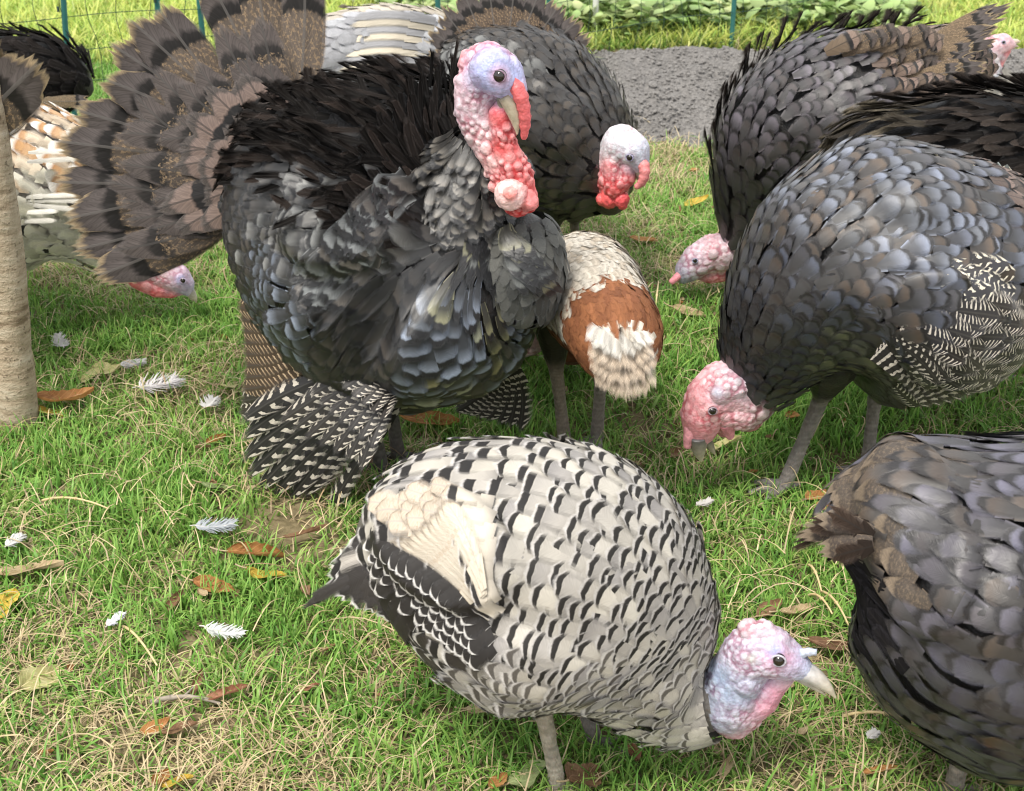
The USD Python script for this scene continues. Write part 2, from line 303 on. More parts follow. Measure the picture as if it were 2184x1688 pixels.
class Tube:
    """A body as a tube along a spine: points (world), side radius a, up radius, down radius; s runs from the tail (0) to the head (1)."""
    def __init__(self, pts, left, near, n=420):
        p = np.asarray(pts, float)
        t = np.r_[0, np.cumsum(np.linalg.norm(np.diff(p[:, :3], axis=0), axis=1))]
        tt = np.linspace(0, t[-1], 4 * n)
        c = CubicSpline(t, p[:, :3], bc_type='natural')(tt)
        if len(p) > 6:      # one smooth sweep: no wiggles between the points
            fit = np.stack([np.polynomial.Polynomial.fit(tt, c[:, k], 6)(tt) for k in range(3)], 1)
            c = .2 * c + .8 * fit
        rr = PchipInterpolator(t, p[:, 3:6])(tt)
        arc = np.r_[0, np.cumsum(np.linalg.norm(np.diff(c, axis=0), axis=1))]
        q = np.linspace(0, arc[-1], n)
        self.C = np.stack([np.interp(q, arc, c[:, k]) for k in range(3)], 1)
        self.R = np.stack([np.interp(q, arc, rr[:, k]) for k in range(3)], 1)
        self.ctrl = np.interp(np.interp(t, tt, arc), q, np.linspace(0, 1, n))
        self.len, self.n = arc[-1], n
        T = unit(np.gradient(self.C, axis=0))
        L = unit(left - (T @ left)[:, None] * T)
        self.T, self.N, self.rel = T, np.cross(T, L), None
        self.S = L * np.sign(np.dot(near, left))
    def at(self, s):
        x = np.clip(s, 0, 1) * (self.n - 1)
        i = np.minimum(x.astype(int), self.n - 2)
        f = (x - i)[..., None]
        return [a[i] * (1 - f) + a[i + 1] * f for a in (self.C, self.R, self.T, self.N, self.S)]
    def surf(self, s, th, h=0.0):
        C, R, T, N, S = self.at(s)
        sn, cs = np.sin(th)[..., None], np.cos(th)[..., None]
        r = np.where(cs > 0, R[..., 1:2], R[..., 2:3])
        P = C + R[..., 0:1] * sn * S + r * cs * N
        nn = unit(sn / np.maximum(R[..., 0:1], .01) * S + cs / np.maximum(r, .01) * N)
        if self.rel is not None:
            x = np.clip(s, 0, 1) * (self.rel.shape[0] - 1); y = ((th + math.pi) / (2 * math.pi) % 1.0) * self.rel.shape[1]
            i = np.minimum(x.astype(int), self.rel.shape[0] - 2); j = np.floor(y).astype(int) % self.rel.shape[1]; j2 = (j + 1) % self.rel.shape[1]
            fx, fy = x - i, y - np.floor(y)
            h = h + (self.rel[i, j] * (1 - fy) + self.rel[i, j2] * fy) * (1 - fx) + (self.rel[i + 1, j] * (1 - fy) + self.rel[i + 1, j2] * fy) * fx
        over = np.minimum(s, 0)[..., None]
        return P + over * self.len * T + np.asarray(h)[..., None] * nn
    def metric(self, s, th):
        e = .006
        d = np.linalg.norm(self.surf(np.clip(s + e, 0, 1), th) - self.surf(np.clip(s - e, 0, 1), th), axis=-1) / (np.clip(s + e, 0, 1) - np.clip(s - e, 0, 1)) / self.len
        return np.clip(d, .55, 2.6)
    def pix(self, s, th):
        P = self.surf(s, th) - EYE
        z = P @ FWD
        return P @ RGT / z * FOCAL_PX + PIC_W / 2, -(P @ UPV) / z * FOCAL_PX + PIC_H / 2
    def bumps(self, items, lumpy=.006, seed=0):
        """Wings, shoulders and folds that stand out of the body: (centre x, y, half sizes, turn in degrees, height, sharpness of the edge)."""
        s, th = np.meshgrid(np.linspace(0, 1, 160), np.arange(160) / 160 * 2 * math.pi - math.pi, indexing='ij')
        x, y = self.pix(s, th)
        C = self.at(s)[0] - EYE; P = self.surf(s, th) - EYE
        near = np.clip((np.linalg.norm(C, axis=-1) - np.linalg.norm(P, axis=-1)) / .03 + .4, 0, 1)
        h = (meshkit.fbm(np.stack([s * self.len / .10, np.cos(th) * 1.3, np.sin(th) * 1.3 + seed], -1), 3, seed) - .5) * 2 * lumpy
        for cx, cy, rx, ry, rot, hh, sharp in items:
            c, sn = math.cos(math.radians(rot)), math.sin(math.radians(rot))
            dx, dy = x - cx, y - cy
            d = np.hypot((dx * c + dy * sn) / rx, (-dx * sn + dy * c) / ry)
            h = h + hh * near * (1 - sstep(d, 1 - sharp, 1.0))
        taper = sstep(s, 0, .12) * (1 - sstep(s, .88, 1.0))
        self.rel = h * taper
    def pick(self, px, py):
        if not hasattr(self, 'grid'):
            s, th = np.meshgrid(np.linspace(0, 1, 240), np.linspace(-math.pi, math.pi, 180), indexing='ij')
            P = self.surf(s, th) - EYE
            C = self.at(s)[0] - EYE
            z = P @ FWD
            self.grid = (s, th, P @ RGT / z * FOCAL_PX + PIC_W / 2, -(P @ UPV) / z * FOCAL_PX + PIC_H / 2, np.linalg.norm(P, axis=-1) < np.linalg.norm(C, axis=-1) + .01)
        s, th, x, y, ok = self.grid
        k = np.argmin(np.where(ok, np.hypot(x - px, y - py), 1e9))
        return s.flat[k], th.flat[k]
    def mesh(self, rings=70, seg=40, shrink=0.012):
        s = 0.5 - 0.5 * np.cos(np.linspace(0, np.pi, rings))
        th = np.arange(seg) * 2 * np.pi / seg
        S_, T_ = np.meshgrid(s, th, indexing='ij')
        v = self.surf(S_, T_, np.full(S_.shape, -shrink)).reshape(-1, 3)
        i, j = np.meshgrid(np.arange(rings - 1), np.arange(seg), indexing='ij')
        q = np.stack([i * seg + j, i * seg + (j + 1) % seg, (i + 1) * seg + (j + 1) % seg, (i + 1) * seg + j], -1).reshape(-1, 4)
        n = rings * seg
        k = np.arange(seg)
        v = np.vstack([v, self.C[:1], self.C[-1:]])
        f = np.vstack([q[:, [0, 1, 2]], q[:, [0, 2, 3]], np.stack([np.full(seg, n), (k + 1) % seg, k], 1), np.stack([np.full(seg, n + 1), n - seg + k, n - seg + (k + 1) % seg], 1)])
        m = trimesh.Trimesh(v, f, process=False)
        if m.volume < 0: f = f[:, ::-1]
        return v, f

def to_manifold(v, f):
    return Manifold(m3.Mesh(np.ascontiguousarray(v, np.float32), np.ascontiguousarray(f, np.uint32)))

def from_manifold(m):
    x = m.to_mesh()
    return np.array(x.vert_properties[:, :3], float), np.array(x.tri_verts, int)

def balls(chain, edge, seg=20, smooth=8):
    """Hulls of neighbouring balls (p, r), fused, remeshed to edge length and smoothed."""
    out = []
    for strand in chain:
        bs = [Manifold.sphere(r, seg).translate(tuple(p)) for p, r in strand]
        out += [bs[0]] if len(bs) == 1 else [Manifold.batch_hull([a, b]) for a, b in zip(bs, bs[1:])]
    m = Manifold.batch_boolean(out, m3.OpType.Add).refine_to_length(edge)
    v, f = from_manifold(m)
    t = trimesh.Trimesh(v, f, process=False)
    trimesh.smoothing.filter_taubin(t, lamb=0.5, nu=0.53, iterations=smooth)
    return np.array(t.vertices), np.array(t.faces)

class Bird:
    def __init__(self, name, label, foot, heading, seed, loc=None):
        self.G = ground(*foot) if loc is None else np.array(loc, float)
        a = math.radians(heading)
        self.h = np.array([math.cos(a), math.sin(a), 0])
        self.left = np.array([-math.sin(a), math.cos(a), 0])
        self.near = self.left if self.left @ (EYE - self.G) > 0 else -self.left
        self.path = thing(name, label, 'turkey', self.G, heading)
        self.rng = np.random.default_rng(seed)
        self.solids, self.paint = [], []
    def pt(self, px, py, off=0.0):
        return on_plane(px, py, self.G + off * self.near, self.near)
    def loc(self, x, z, off=0.0):
        return self.G + x * self.h + off * self.near + np.array([0, 0, z])
    def local(self, v):
        d = np.asarray(v, float) - self.G
        return np.stack([d @ self.h, d @ self.left, d[..., 2]], -1)
    def put(self, name, v, f, mat, **k):
        return put(self.path, name, self.local(v), f, mat, **k)
    def tube(self, pts, solid=True, colour=(.012, .011, .011), bumps=(), lumpy=.006):
        """pts: (px, py, r) or (px, py, a, up, down) or ('X', local x, px, py, r)."""
        rows = []
        for p in pts:
            if p[0] == 'X': c, r = on_plane(p[2], p[3], self.G + p[1] * self.h, self.h), (p[4],) * 3
            else: c, r = self.pt(p[0], p[1]), (p[2:5] if len(p) > 3 else (p[2],) * 3)
            rows.append([*c, *r])
        t = Tube(rows, self.left, self.near)
        t.bumps(bumps, lumpy, int(self.rng.integers(99)))
        if solid:
            v, f = t.mesh()
            self.solid(v, f, np.tile(colour, (len(v), 1)))
        return t
    def solid(self, v, f, tint):
        self.solids.append(to_manifold(v, f))
        self.paint.append((np.asarray(v), np.asarray(tint)))
    def finish_body(self):
        m = Manifold.batch_boolean(self.solids, m3.OpType.Add)
        v, f = from_manifold(m)
        pv, pt_ = np.vstack([a for a, _ in self.paint]), np.vstack([b for _, b in self.paint])
        self.put('body', v, f, M['skin'], tint=pt_[cKDTree(pv).query(v)[1]])

    # head and bare neck: strands of (point, radius, colour, caruncle height)
    def head(self, strands, edge=0.0028, car=0.0075, extra_paint=()):
        chain = [[(p, r) for p, r, _, _ in st] for st in strands]
        v, f = balls(chain, edge)
        P = np.array([p for st in strands for p, *_ in st]); R = np.array([r for st in strands for _, r, *_ in st])
        C = np.array([c for st in strands for *_, c, _ in st]); A = np.array([a for st in strands for *_, a in st])
        d = np.linalg.norm(v[:, None] - P[None], axis=2) / R[None]
        w = np.exp(-5.0 * d); w /= w.sum(1, keepdims=True)
        col, amp = w @ C, w @ A
        n = vertex_normals(v, f)
        # caruncles: little round knobs
        cand = v[self.rng.permutation(len(v))[: 7000]]
        size_c = car * np.exp(self.rng.normal(-.1, .33, len(cand))) * (.45 + .75 * meshkit.noise(cand * 45, 4))
        order = np.argsort(-size_c); cand, size_c = cand[order], size_c[order]
        tree = cKDTree(cand); alive = np.ones(len(cand), bool); seeds = []
        for i in range(len(cand)):
            if alive[i]:
                seeds.append(i)
                alive[tree.query_ball_point(cand[i], size_c[i] * .86)] = False
        cand, size_c = cand[seeds], size_c[seeds]
        dk, ik = cKDTree(cand).query(v, k=4)
        kn = np.clip(1 - (dk / (size_c[ik] * .60)) ** 2, 0, 1) ** .55 * (size_c[ik] / car)
        knob = kn.max(1); best = ik[np.arange(len(v)), kn.argmax(1)]
        patch = np.clip(2.4 * meshkit.fbm(v * 38, 2, 6) - .55, .10, 1.1)
        fold = np.sin(v @ np.array([310., 170., 520.]) + 9 * meshkit.fbm(v * 60, 2, 2)) * .5 + .5
        v = v + n * (amp * .72 * (knob * patch + .22 * fold))[:, None]
        bright = self.rng.uniform(.80, 1.25, len(cand))[best]
        on = np.clip(amp / .0012, 0, 1)[:, None] * np.clip(patch, .3, 1)[:, None]
        kk = np.clip(knob, 0, 1)[:, None]
        crev, tipc = col * np.array([.72, .42, .46]), np.clip(col * .70 + .30 * np.array([.60, .50, .50]), 0, .7) * bright[:, None]
        col = col * (1 - on) + on * (crev * (1 - kk) + tipc * kk)
        col = col * (.82 + .36 * meshkit.fbm(v * 90, 2, 12))[:, None]
        for p, r, c in extra_paint:
            q = np.clip(1.35 - np.linalg.norm(v - p, axis=1) / r, 0, 1)[:, None]
            col = col * (1 - q) + np.array(c) * q
        self.solid(v, f, np.clip(col, .004, .9))
    def eye(self, p, r=0.0055, ring=(.30, .30, .42)):
        s = trimesh.creation.icosphere(3, r)
        v = np.array(s.vertices) + p
        self.put('eye', v, s.faces, M['eye'])
        view = unit(EYE - p); a = unit(np.cross(view, [0, 0, 1])); b = np.cross(a, view)
        out = unit(.75 * self.near + .25 * view); a = unit(np.cross(out, [0, 0, 1])); b = np.cross(a, out)
        t = np.linspace(0, 2 * np.pi, 33)[:-1]
        ring_p = p + out * r * .45 + (np.cos(t)[:, None] * a * 1.05 + np.sin(t)[:, None] * b * .85) * r * 1.0
        v, f = sweep(np.vstack([ring_p, ring_p[:2]]), .0013, 6)
        self.put('eyelid', v, f, M['skin'], tint=np.tile(ring, (len(v), 1)))
    def beak(self, base, tip, r, droop=0.25, colour=(.36, .31, .25), dark=(.10, .09, .08), gape=0.0, down=None):
        ax = tip - base; L = np.linalg.norm(ax)
        dn = unit(np.array([0, 0, -1.0]) - (np.array([0, 0, -1.0]) @ ax) / L**2 * ax) if down is None else unit(down)
        t = np.linspace(0, 1, 14)
        for name, sgn, ln, rr in (('upper_beak', 1, 1.0, 1.0), ('lower_beak', -1, .82, .62)):
            if sgn > 0: c = base + t[:, None] * ax + (droop * L * (t**2.4 - t * .55))[:, None] * dn - dn * r * .18
            else: c = base + (t * ln)[:, None] * ax + (droop * L * .35 * (t**2 - t * .3) + gape * L * t + r * .42)[:, None] * dn
            rad = r * rr * np.clip(1 - t**1.7, .05, 1) ** .75
            v, f = sweep(c, rad, 12)
            tt = np.clip(((v - base) @ ax) / L**2, 0, 1)[:, None]
            self.put(name, v, f, M['horn'], tint=np.array(dark if name == 'lower_beak' else colour) * (1 - tt) + tt * np.array((.50, .44, .32)))
    def strand(self, name, pts, radii, colour, sides=10, n=22, bumpy=0.0):
        p = spline(pts, n)
        r = np.interp(np.linspace(0, 1, n), np.linspace(0, 1, len(radii)), radii)
        if bumpy: r = r * (1 + bumpy * np.sin(np.arange(n) * 1.9 + self.rng.uniform(0, 6)))
        v, f = sweep(p, r, sides)
        c = np.array(colour) * (1 + .25 * (self.rng.random((len(v), 1)) - .5))
        return self.put(name, v, f, M['skin'], tint=c)
    def lumps(self, name, items, edge=0.003):
        """items: strands of (p, r, colour): fused fleshy lobes."""
        v, f = balls([[(p, r) for p, r, _ in st] for st in items], edge, smooth=4)
        P = np.array([p for st in items for p, *_ in st]); C = np.array([c for st in items for *_, c in st])
        R = np.array([r for st in items for _, r, _ in st])
        w = np.exp(-6 * np.linalg.norm(v[:, None] - P[None], axis=2) / R[None]); w /= w.sum(1, keepdims=True)
        nn = meshkit.fbm(v * 160, 3)[:, None]
        v = v + vertex_normals(v, f) * (nn - .5) * .004
        self.put(name, v, f, M['skin'], tint=np.clip((w @ C) * (.65 + .7 * nn), 0, .9))
    def leg(self, hip, hock, foot, toe_dir, colour=(.16, .14, .125), r=0.0085, thigh=0.03, toe=0.062):
        foot = np.array(foot); foot[2] = max(foot[2], 0.010)
        st = [[(hip, thigh), (hock, r * 1.35)], [(hock, r * 1.25), (hock * .55 + foot * .45, r), (foot, r * 1.15)]]
        td = unit(np.array([toe_dir[0], toe_dir[1], 0])); sd = np.array([-td[1], td[0], 0])
        for a, l in ((0, 1.0), (.55, .82), (-.6, .82), (math.pi, .45)):
            e = foot + (td * math.cos(a) + sd * math.sin(a)) * toe * l
            mid = foot * .45 + e * .55
            st.append([(foot, r * .95), (mid + [0, 0, .001 - foot[2] * .4], r * .8), (np.array([e[0], e[1], .005]), r * .45)])
        v, f = balls(st, .0045, seg=14, smooth=3)
        v = v + vertex_normals(v, f) * ((meshkit.fbm(v * np.array([110, 110, 210]), 2, 3) - .5) * .0028)[:, None]
        k = ((.62 + .76 * meshkit.fbm(v * np.array([70, 70, 190]), 3)) * (.88 + .16 * np.sin(v[:, 2] * 900 + 3 * meshkit.noise(v * 60))))[:, None]
        dark = np.clip((v[:, 2] - hock[2] + .01) / .03, 0, 1)[:, None]
        self.solid(v, f, np.array(colour) * k * (1 - dark) + dark * np.array((.012, .0105, .0095)))

    # feathers that follow the body's surface in overlapping rows; fn(s, theta, rng) returns a dict of arrays
    def plumage(self, tube, s0, s1, row, fn, names, nu=5, nv=6, arc=(-math.pi, math.pi), singles=0, single_name='body_feather', jitter=.22):
        rng = self.rng
        ss, ths, s, k = [], [], s1, 0
        th_t = np.linspace(arc[0], arc[1], 73)
        full = arc[1] - arc[0] > 6.2
        while s > s0:
            rw, w = row(s)
            P = tube.surf(np.full(73, s), th_t)
            al = np.r_[0, np.cumsum(np.linalg.norm(np.diff(P, axis=0), axis=1))]
            n = max(5 if full else 2, int(round(al[-1] / w)))
            x = (np.arange(n) + (.5 if k % 2 else 0) + rng.uniform(-.13, .13, n)) / n
            x = x % 1.0
            ths.append(np.interp(x * al[-1], al, th_t))
            ss.append(np.full(n, s) + rng.uniform(-jitter, jitter, n) * rw / tube.len)
            s -= rw / tube.len * .97 / tube.metric(np.array([s]), np.array([.45]))[0]; k += 1
        s, th = np.concatenate(ss), np.concatenate(ths)
        d = fn(s, th, rng)
        N = len(s)
        g = lambda key, default: np.broadcast_to(np.asarray(d.get(key, default), float), (N,)).copy()
        L, W, lift, skew, rnd_, tw = g('L', .05), g('W', .04), g('lift', .008), g('skew', 0), g('round', .35), g('twist', 0)
        cup, frn = g('cup', .10), g('fringe', .035)
        L *= rng.uniform(.86, 1.14, N); W *= rng.uniform(.80, 1.18, N); skew += rng.normal(0, .10, N) * g('mess', 1); lift *= rng.uniform(.5, 1.6, N)
        cl = np.stack([s * tube.len / .055, np.cos(th) * 2.2, np.sin(th) * 2.2], 1)
        clump, clump2 = meshkit.fbm(cl, 2, 3) - .5, meshkit.fbm(cl * .7 + 9, 2, 8) - .5
        skew += clump * .5 * np.minimum(g('mess', 1), 1.5); lift *= np.clip(1 + 2.2 * clump2, .3, 2.2)
        ruffled = rng.random(N) < .03 * np.minimum(g('mess', 1), 1.2)
        lift = np.where(ruffled, lift * rng.uniform(1.2, 1.2 + .012 / np.maximum(lift, .006), N), lift); skew = np.where(ruffled, skew + rng.normal(0, .3, N), skew); tw = np.where(ruffled, tw + rng.normal(0, .25, N), tw)
        tint = np.broadcast_to(np.asarray(d['tint'], float), (N, 3)) * (1 + g('vary', .25)[:, None] * rng.uniform(-1, 1, (N, 1))) * (1 + .5 * (meshkit.fbm(cl * .6 + 30, 2, 5) - .5))[:, None]
        mat = np.broadcast_to(np.asarray(d.get('mat', 0)), (N,))
        ok = np.broadcast_to(np.asarray(d.get('keep', True)), (N,)) & (rng.random(N) > .015)
        s, th, L, W, lift, skew, rnd_, tw, tint, mat, cup, frn = (a[ok] for a in (s, th, L, W, lift, skew, rnd_, tw, tint, mat, cup, frn))
        N = len(s)
        dth = np.maximum(np.linalg.norm(tube.surf(s, th + .03) - tube.surf(s, th - .03), axis=1) / .06, .012)
        u = np.linspace(-1, 1, nu); v = np.linspace(0, 1, nv) ** .8
        U, V = np.meshgrid(u, v, indexing='ij')
        U, V = U[None], V[None]
        ex = lambda a: a[:, None, None]
        fr = rng.uniform(-1, 1, (N, nu, 1)) * ex(frn) * V**3
        Vr = V * (1 - ex(rnd_) * np.abs(U) ** 2.2 * V**2) + fr
        wp = (.55 + .45 * np.clip(V / .5, 0, 1)) * (1 - .12 * np.clip((V - .7) / .3, 0, 1))
        roll = rng.normal(0, .07, (N, 1, 1))
        across = U * ex(W) * .5 * wp
        along = Vr * ex(L)
        sk = ex(skew)
        S = ex(s) - (along * np.cos(sk) - across * np.sin(sk)) / (tube.len * ex(tube.metric(s, th)))
        TH = ex(th) + (across * np.cos(sk) + along * np.sin(sk)) / ex(dth)
        H = .0015 + ex(lift) * V**1.4 - ex(cup) * U**2 * ex(W) * .5 * (.3 + .7 * V) + (roll + ex(tw)) * U * ex(W) * .5 * V + rng.uniform(0, .0025, (N, 1, 1))
        P = tube.surf(S, TH, H)
        uv = np.stack([np.broadcast_to(U * .5 + .5, P.shape[:3]), np.broadcast_to(V, P.shape[:3])], -1)
        i, j = np.meshgrid(np.arange(nu - 1), np.arange(nv - 1), indexing='ij')
        q = np.stack([i * nv + j, (i + 1) * nv + j, (i + 1) * nv + j + 1, i * nv + j + 1], -1).reshape(-1, 4)
        tri = np.vstack([q[:, [0, 1, 2]], q[:, [0, 2, 3]]])
        m = nu * nv
        alone = np.zeros(N, bool)
        if singles:       # the feathers that show largest are parts of their own
            c = P[:, nu // 2, nv - 2]; top = unit(np.cross(P[:, -1, nv // 2] - P[:, 0, nv // 2], P[:, nu // 2, -1] - P[:, nu // 2, 0]))
            view = EYE - c; dist = np.linalg.norm(view, axis=1)
            C0 = tube.at(s)[0]
            out = np.sign(np.einsum('ij,ij->i', top, c - C0))[:, None] * top
            score = np.einsum('ij,ij->i', out, view / dist[:, None]) * L * W / dist**2
            alone[np.argsort(-score)[: singles]] = True
            alone &= score > 0
        for mi, (nm, mt) in enumerate(names):
            sel = (mat == mi) & ~alone
            if sel.any():
                n = sel.sum()
                self.put(nm, P[sel].reshape(-1, 3), (tri[None] + (np.arange(n) * m)[:, None, None]).reshape(-1, 3), M[mt], uv=uv[sel].reshape(-1, 2), tint=np.repeat(tint[sel], m, 0), kind='stuff')
            for z in np.nonzero((mat == mi) & alone)[0]:
                self.put(single_name, P[z].reshape(-1, 3), tri, M[mt], uv=uv[z].reshape(-1, 2), tint=np.repeat(tint[z : z + 1], m, 0))

    def lay(self, name, tube, root, tip, width, mat, h=(.004, .012), tint=(.06, .05, .04), rnd=.3, ragged=.04, root_w=.6, nu=9, nv=9, cup=.1, curve=0.0, twist=0.0, label=None):
        """One feather that lies on the body's surface from the pixel root to the pixel tip."""
        rng = self.rng
        (s0, t0), (s1, t1) = tube.pick(*root), tube.pick(*tip)
        sm, tm = np.array((s0 + s1) / 2), np.array((t0 + t1) / 2)
        dth = max(np.linalg.norm(tube.surf(sm, tm + .03) - tube.surf(sm, tm - .03)) / .06, .02)
        me = float(tube.metric(np.array([sm]), np.array([tm]))[0]) * tube.len
        a = np.array([(s1 - s0) * me, (t1 - t0) * dth]); L = np.linalg.norm(a); a = a / L; p = np.array([-a[1], a[0]])
        U, V = np.meshgrid(np.linspace(-1, 1, nu), np.linspace(0, 1, nv) ** .85, indexing='ij')
        Vr = V * (1 - rnd * np.abs(U) ** 2.2 * V ** 3) + rng.uniform(-1, .3, (nu, 1)) * ragged * V ** 4
        w = width * .5 * (root_w + (1 - root_w) * np.clip(V / .5, 0, 1)) * (1 - .1 * np.clip((V - .8) / .2, 0, 1))
        q = (Vr * L)[..., None] * a + (U * w + (Vr - Vr ** 2) * 4 * curve * L)[..., None] * p
        H = h[0] + (h[1] - h[0]) * V - cup * U ** 2 * w + twist * U * w
        P = tube.surf(s0 + q[..., 0] / me, t0 + q[..., 1] / dth, H)
        i, j = np.meshgrid(np.arange(nu - 1), np.arange(nv - 1), indexing='ij')
        f = np.stack([i * nv + j, (i + 1) * nv + j, (i + 1) * nv + j + 1, i * nv + j + 1], -1).reshape(-1, 4)
        return self.put(name, P.reshape(-1, 3), f, M[mat], uv=np.stack([U * .5 + .5, V], -1).reshape(-1, 2), tint=np.tile(np.array(tint) * rng.uniform(.8, 1.2), (nu * nv, 1)), label=label)

    def long(self, name, root, tip, width, normal, mat, bow=0.0, curve=0.0, tint=(.06, .05, .04), rnd=.12, ragged=.03, root_w=.4, nu=13, nv=12, cup=.12, label=None, wide_at=.55):
        """One long feather from root to tip, its face towards normal."""
        rng = self.rng
        ax = np.asarray(tip) - root; L = np.linalg.norm(ax); a = ax / L
        n = unit(normal - (normal @ a) * a); b = np.cross(n, a)
        U, V = np.meshgrid(np.linspace(-1, 1, nu), np.linspace(0, 1, nv) ** .9, indexing='ij')
        jag = rng.uniform(-1, .4, (nu, 1)) * ragged
        Vr = V * (1 - rnd * np.abs(U) ** 2.4 * V**4) + jag * V**5
        w = width * .5 * (root_w + (1 - root_w) * np.clip(V / wide_at, 0, 1) ** .8) * (1 - .10 * np.clip((V - .85) / .15, 0, 1))
        edge = 1 + rng.normal(0, .012, (nu, nv))
        P = root + Vr[..., None] * ax + (np.sin(np.pi * Vr) * bow * L)[..., None] * n + ((Vr - Vr**2) * 4 * curve * L)[..., None] * b
        P = P + (U * w * edge)[..., None] * b + ((-cup * U**2 * w) + .04 * w * (np.abs(U) < .1))[..., None] * n
        i, j = np.meshgrid(np.arange(nu - 1), np.arange(nv - 1), indexing='ij')
        q = np.stack([i * nv + j, (i + 1) * nv + j, (i + 1) * nv + j + 1, i * nv + j + 1], -1).reshape(-1, 4)
        uv = np.stack([U * .5 + .5, V], -1).reshape(-1, 2)
        return self.put(name, P.reshape(-1, 3), q, M[mat], uv=uv, tint=np.tile(np.array(tint) * rng.uniform(.8, 1.2), (nu * nv, 1)), label=label)


# ------------------------------------------------------------------ ground
rng = np.random.default_rng(5)
def ground_height(x, y):
    p = np.stack([x * 1.3, y * 1.3, np.zeros_like(x)], -1)
    return (meshkit.fbm(p, 3, 4) - .5) * .03

def grid(x0, x1, y0, y1, nx, ny, z, zoff=0.0):
    X, Y = np.meshgrid(np.linspace(x0, x1, nx), np.linspace(y0, y1, ny), indexing='ij')
    v = np.stack([X, Y, z(X, Y) + zoff], -1).reshape(-1, 3)
    i, j = np.meshgrid(np.arange(nx - 1), np.arange(ny - 1), indexing='ij')
    return v, np.stack([i * ny + j, (i + 1) * ny + j, (i + 1) * ny + j + 1, i * ny + j + 1], -1).reshape(-1, 4)

def ground_mat(name, cols, scales, bump):
    g = Graph()
    geo = g.add('geometry') + '.position'
    n1 = g.add('noise_texture', {'scale': scales[0], 'detail': 5.0, 'roughness': .6}, vector=geo) + '.fac'
    n2 = g.add('noise_texture', {'scale': scales[1], 'detail': 6.0, 'roughness': .7}, vector=geo) + '.fac'
    c1 = g.add('rgb_ramp', {'ramp': cols[0]}, fac=n1) + '.color'
    c2 = g.add('rgb_ramp', {'ramp': cols[1]}, fac=n2) + '.color'
    c = g.mix(.5, c1, c2)
    b = g.add('bump', {'strength': bump, 'distance': .012}, height=n2) + '.normal'
    return g.make(name, g.add('principled_bsdf', {'roughness': .95, 'specular_ior_level': .15}, base_color=c, normal=b) + '.BSDF')

M['soil'] = ground_mat('soil', ([(.3, (.09, .085, .035)), (.5, (.15, .12, .06)), (.7, (.13, .13, .05))], [(.3, (.07, .055, .03)), (.5, (.22, .175, .105)), (.7, (.34, .275, .17))]), (3.0, 70.0), .6)
GX0, GX1, GY0, GY1 = -2.2, 2.2, 1.1, 7.2
v, f = grid(GX0, GX1, GY0, GY1, 120, 160, ground_height)
far = 60.0
edge_pts = [(GX0, GY0), (GX1, GY0), (GX1, GY1), (GX0, GY1)]
outer = np.array([(-far, -far, 0), (far, -far, 0), (far, far * 1.5, 0), (-far, far * 1.5, 0)], float)
inner = np.array([(x, y, 0.0) for x, y in edge_pts])
n0 = len(v)
v2, f2_ = np.vstack([inner, outer]) + [0, 0, -.004], np.array([[0, 4, 5, 1], [1, 5, 6, 2], [2, 6, 7, 3], [3, 7, 4, 0]])
gv, gf = merge([(v, f), (v2, f2_[:, ::-1])])
tag(put('/World', 'ground', gv, gf, M['soil']), kind='structure')

# dark gravel path behind the flock: a slightly raised bed with loose stones
pa = [ground(1245, 318)[:2], ground(2300, 300)[:2], ground(2300, 112)[:2], ground(1245, 106)[:2]]
NPX, NPY = 160, 60
tt, ss_ = np.meshgrid(np.linspace(0, 1, NPX), np.linspace(0, 1, NPY), indexing='ij')
wob = lambda t, k: (meshkit.fbm(np.stack([t * 9, 0 * t + k, 0 * t], -1), 3, 7) - .5)
ss_ = ss_ + (1 - np.abs(2 * ss_ - 1)) * 0 + wob(tt, 1.3) * .16 * (1 - ss_) + wob(tt, 5.1) * .22 * ss_
XY = (np.array(pa[0]) * ((1 - tt) * (1 - ss_))[..., None] + np.array(pa[1]) * (tt * (1 - ss_))[..., None] + np.array(pa[2]) * (tt * ss_)[..., None] + np.array(pa[3]) * ((1 - tt) * ss_)[..., None])
rim = np.minimum(np.minimum(tt, 1 - tt) * 12, np.minimum(np.linspace(0, 1, NPY)[None], 1 - np.linspace(0, 1, NPY)[None]) * 6).clip(0, 1)
P3 = np.concatenate([XY, np.zeros(XY.shape[:2] + (1,))], -1)
Z = -.03 + .075 * rim ** .7 + (meshkit.fbm(P3 * 14, 3, 9) - .5) * .04 + (meshkit.noise(P3 * 60, 3) - .5) * .016
P3[..., 2] = Z
i, j = np.meshgrid(np.arange(NPX - 1), np.arange(NPY - 1), indexing='ij')
qf = np.stack([i * NPY + j, (i + 1) * NPY + j, (i + 1) * NPY + j + 1, i * NPY + j + 1], -1).reshape(-1, 4)
M['gravel'] = ground_mat('gravel', ([(.3, (.13, .125, .12)), (.7, (.23, .22, .21))], [(.35, (.06, .057, .055)), (.5, (.20, .19, .18)), (.68, (.36, .34, .32))]), (6.0, 90.0), 1.0)
tag(put('/World', 'gravel_path', P3.reshape(-1, 3), qf, M['gravel']), kind='structure')
def in_path(x, y):
    q = np.stack([x, y], -1); ok = np.ones(x.shape, bool)
    for a, c in zip(pa, pa[1:] + pa[:1]):
        e = np.array(c) - a; d = q - np.array(a)
        ok &= (e[0] * d[..., 1] - e[1] * d[..., 0]) > -.02
    return ok

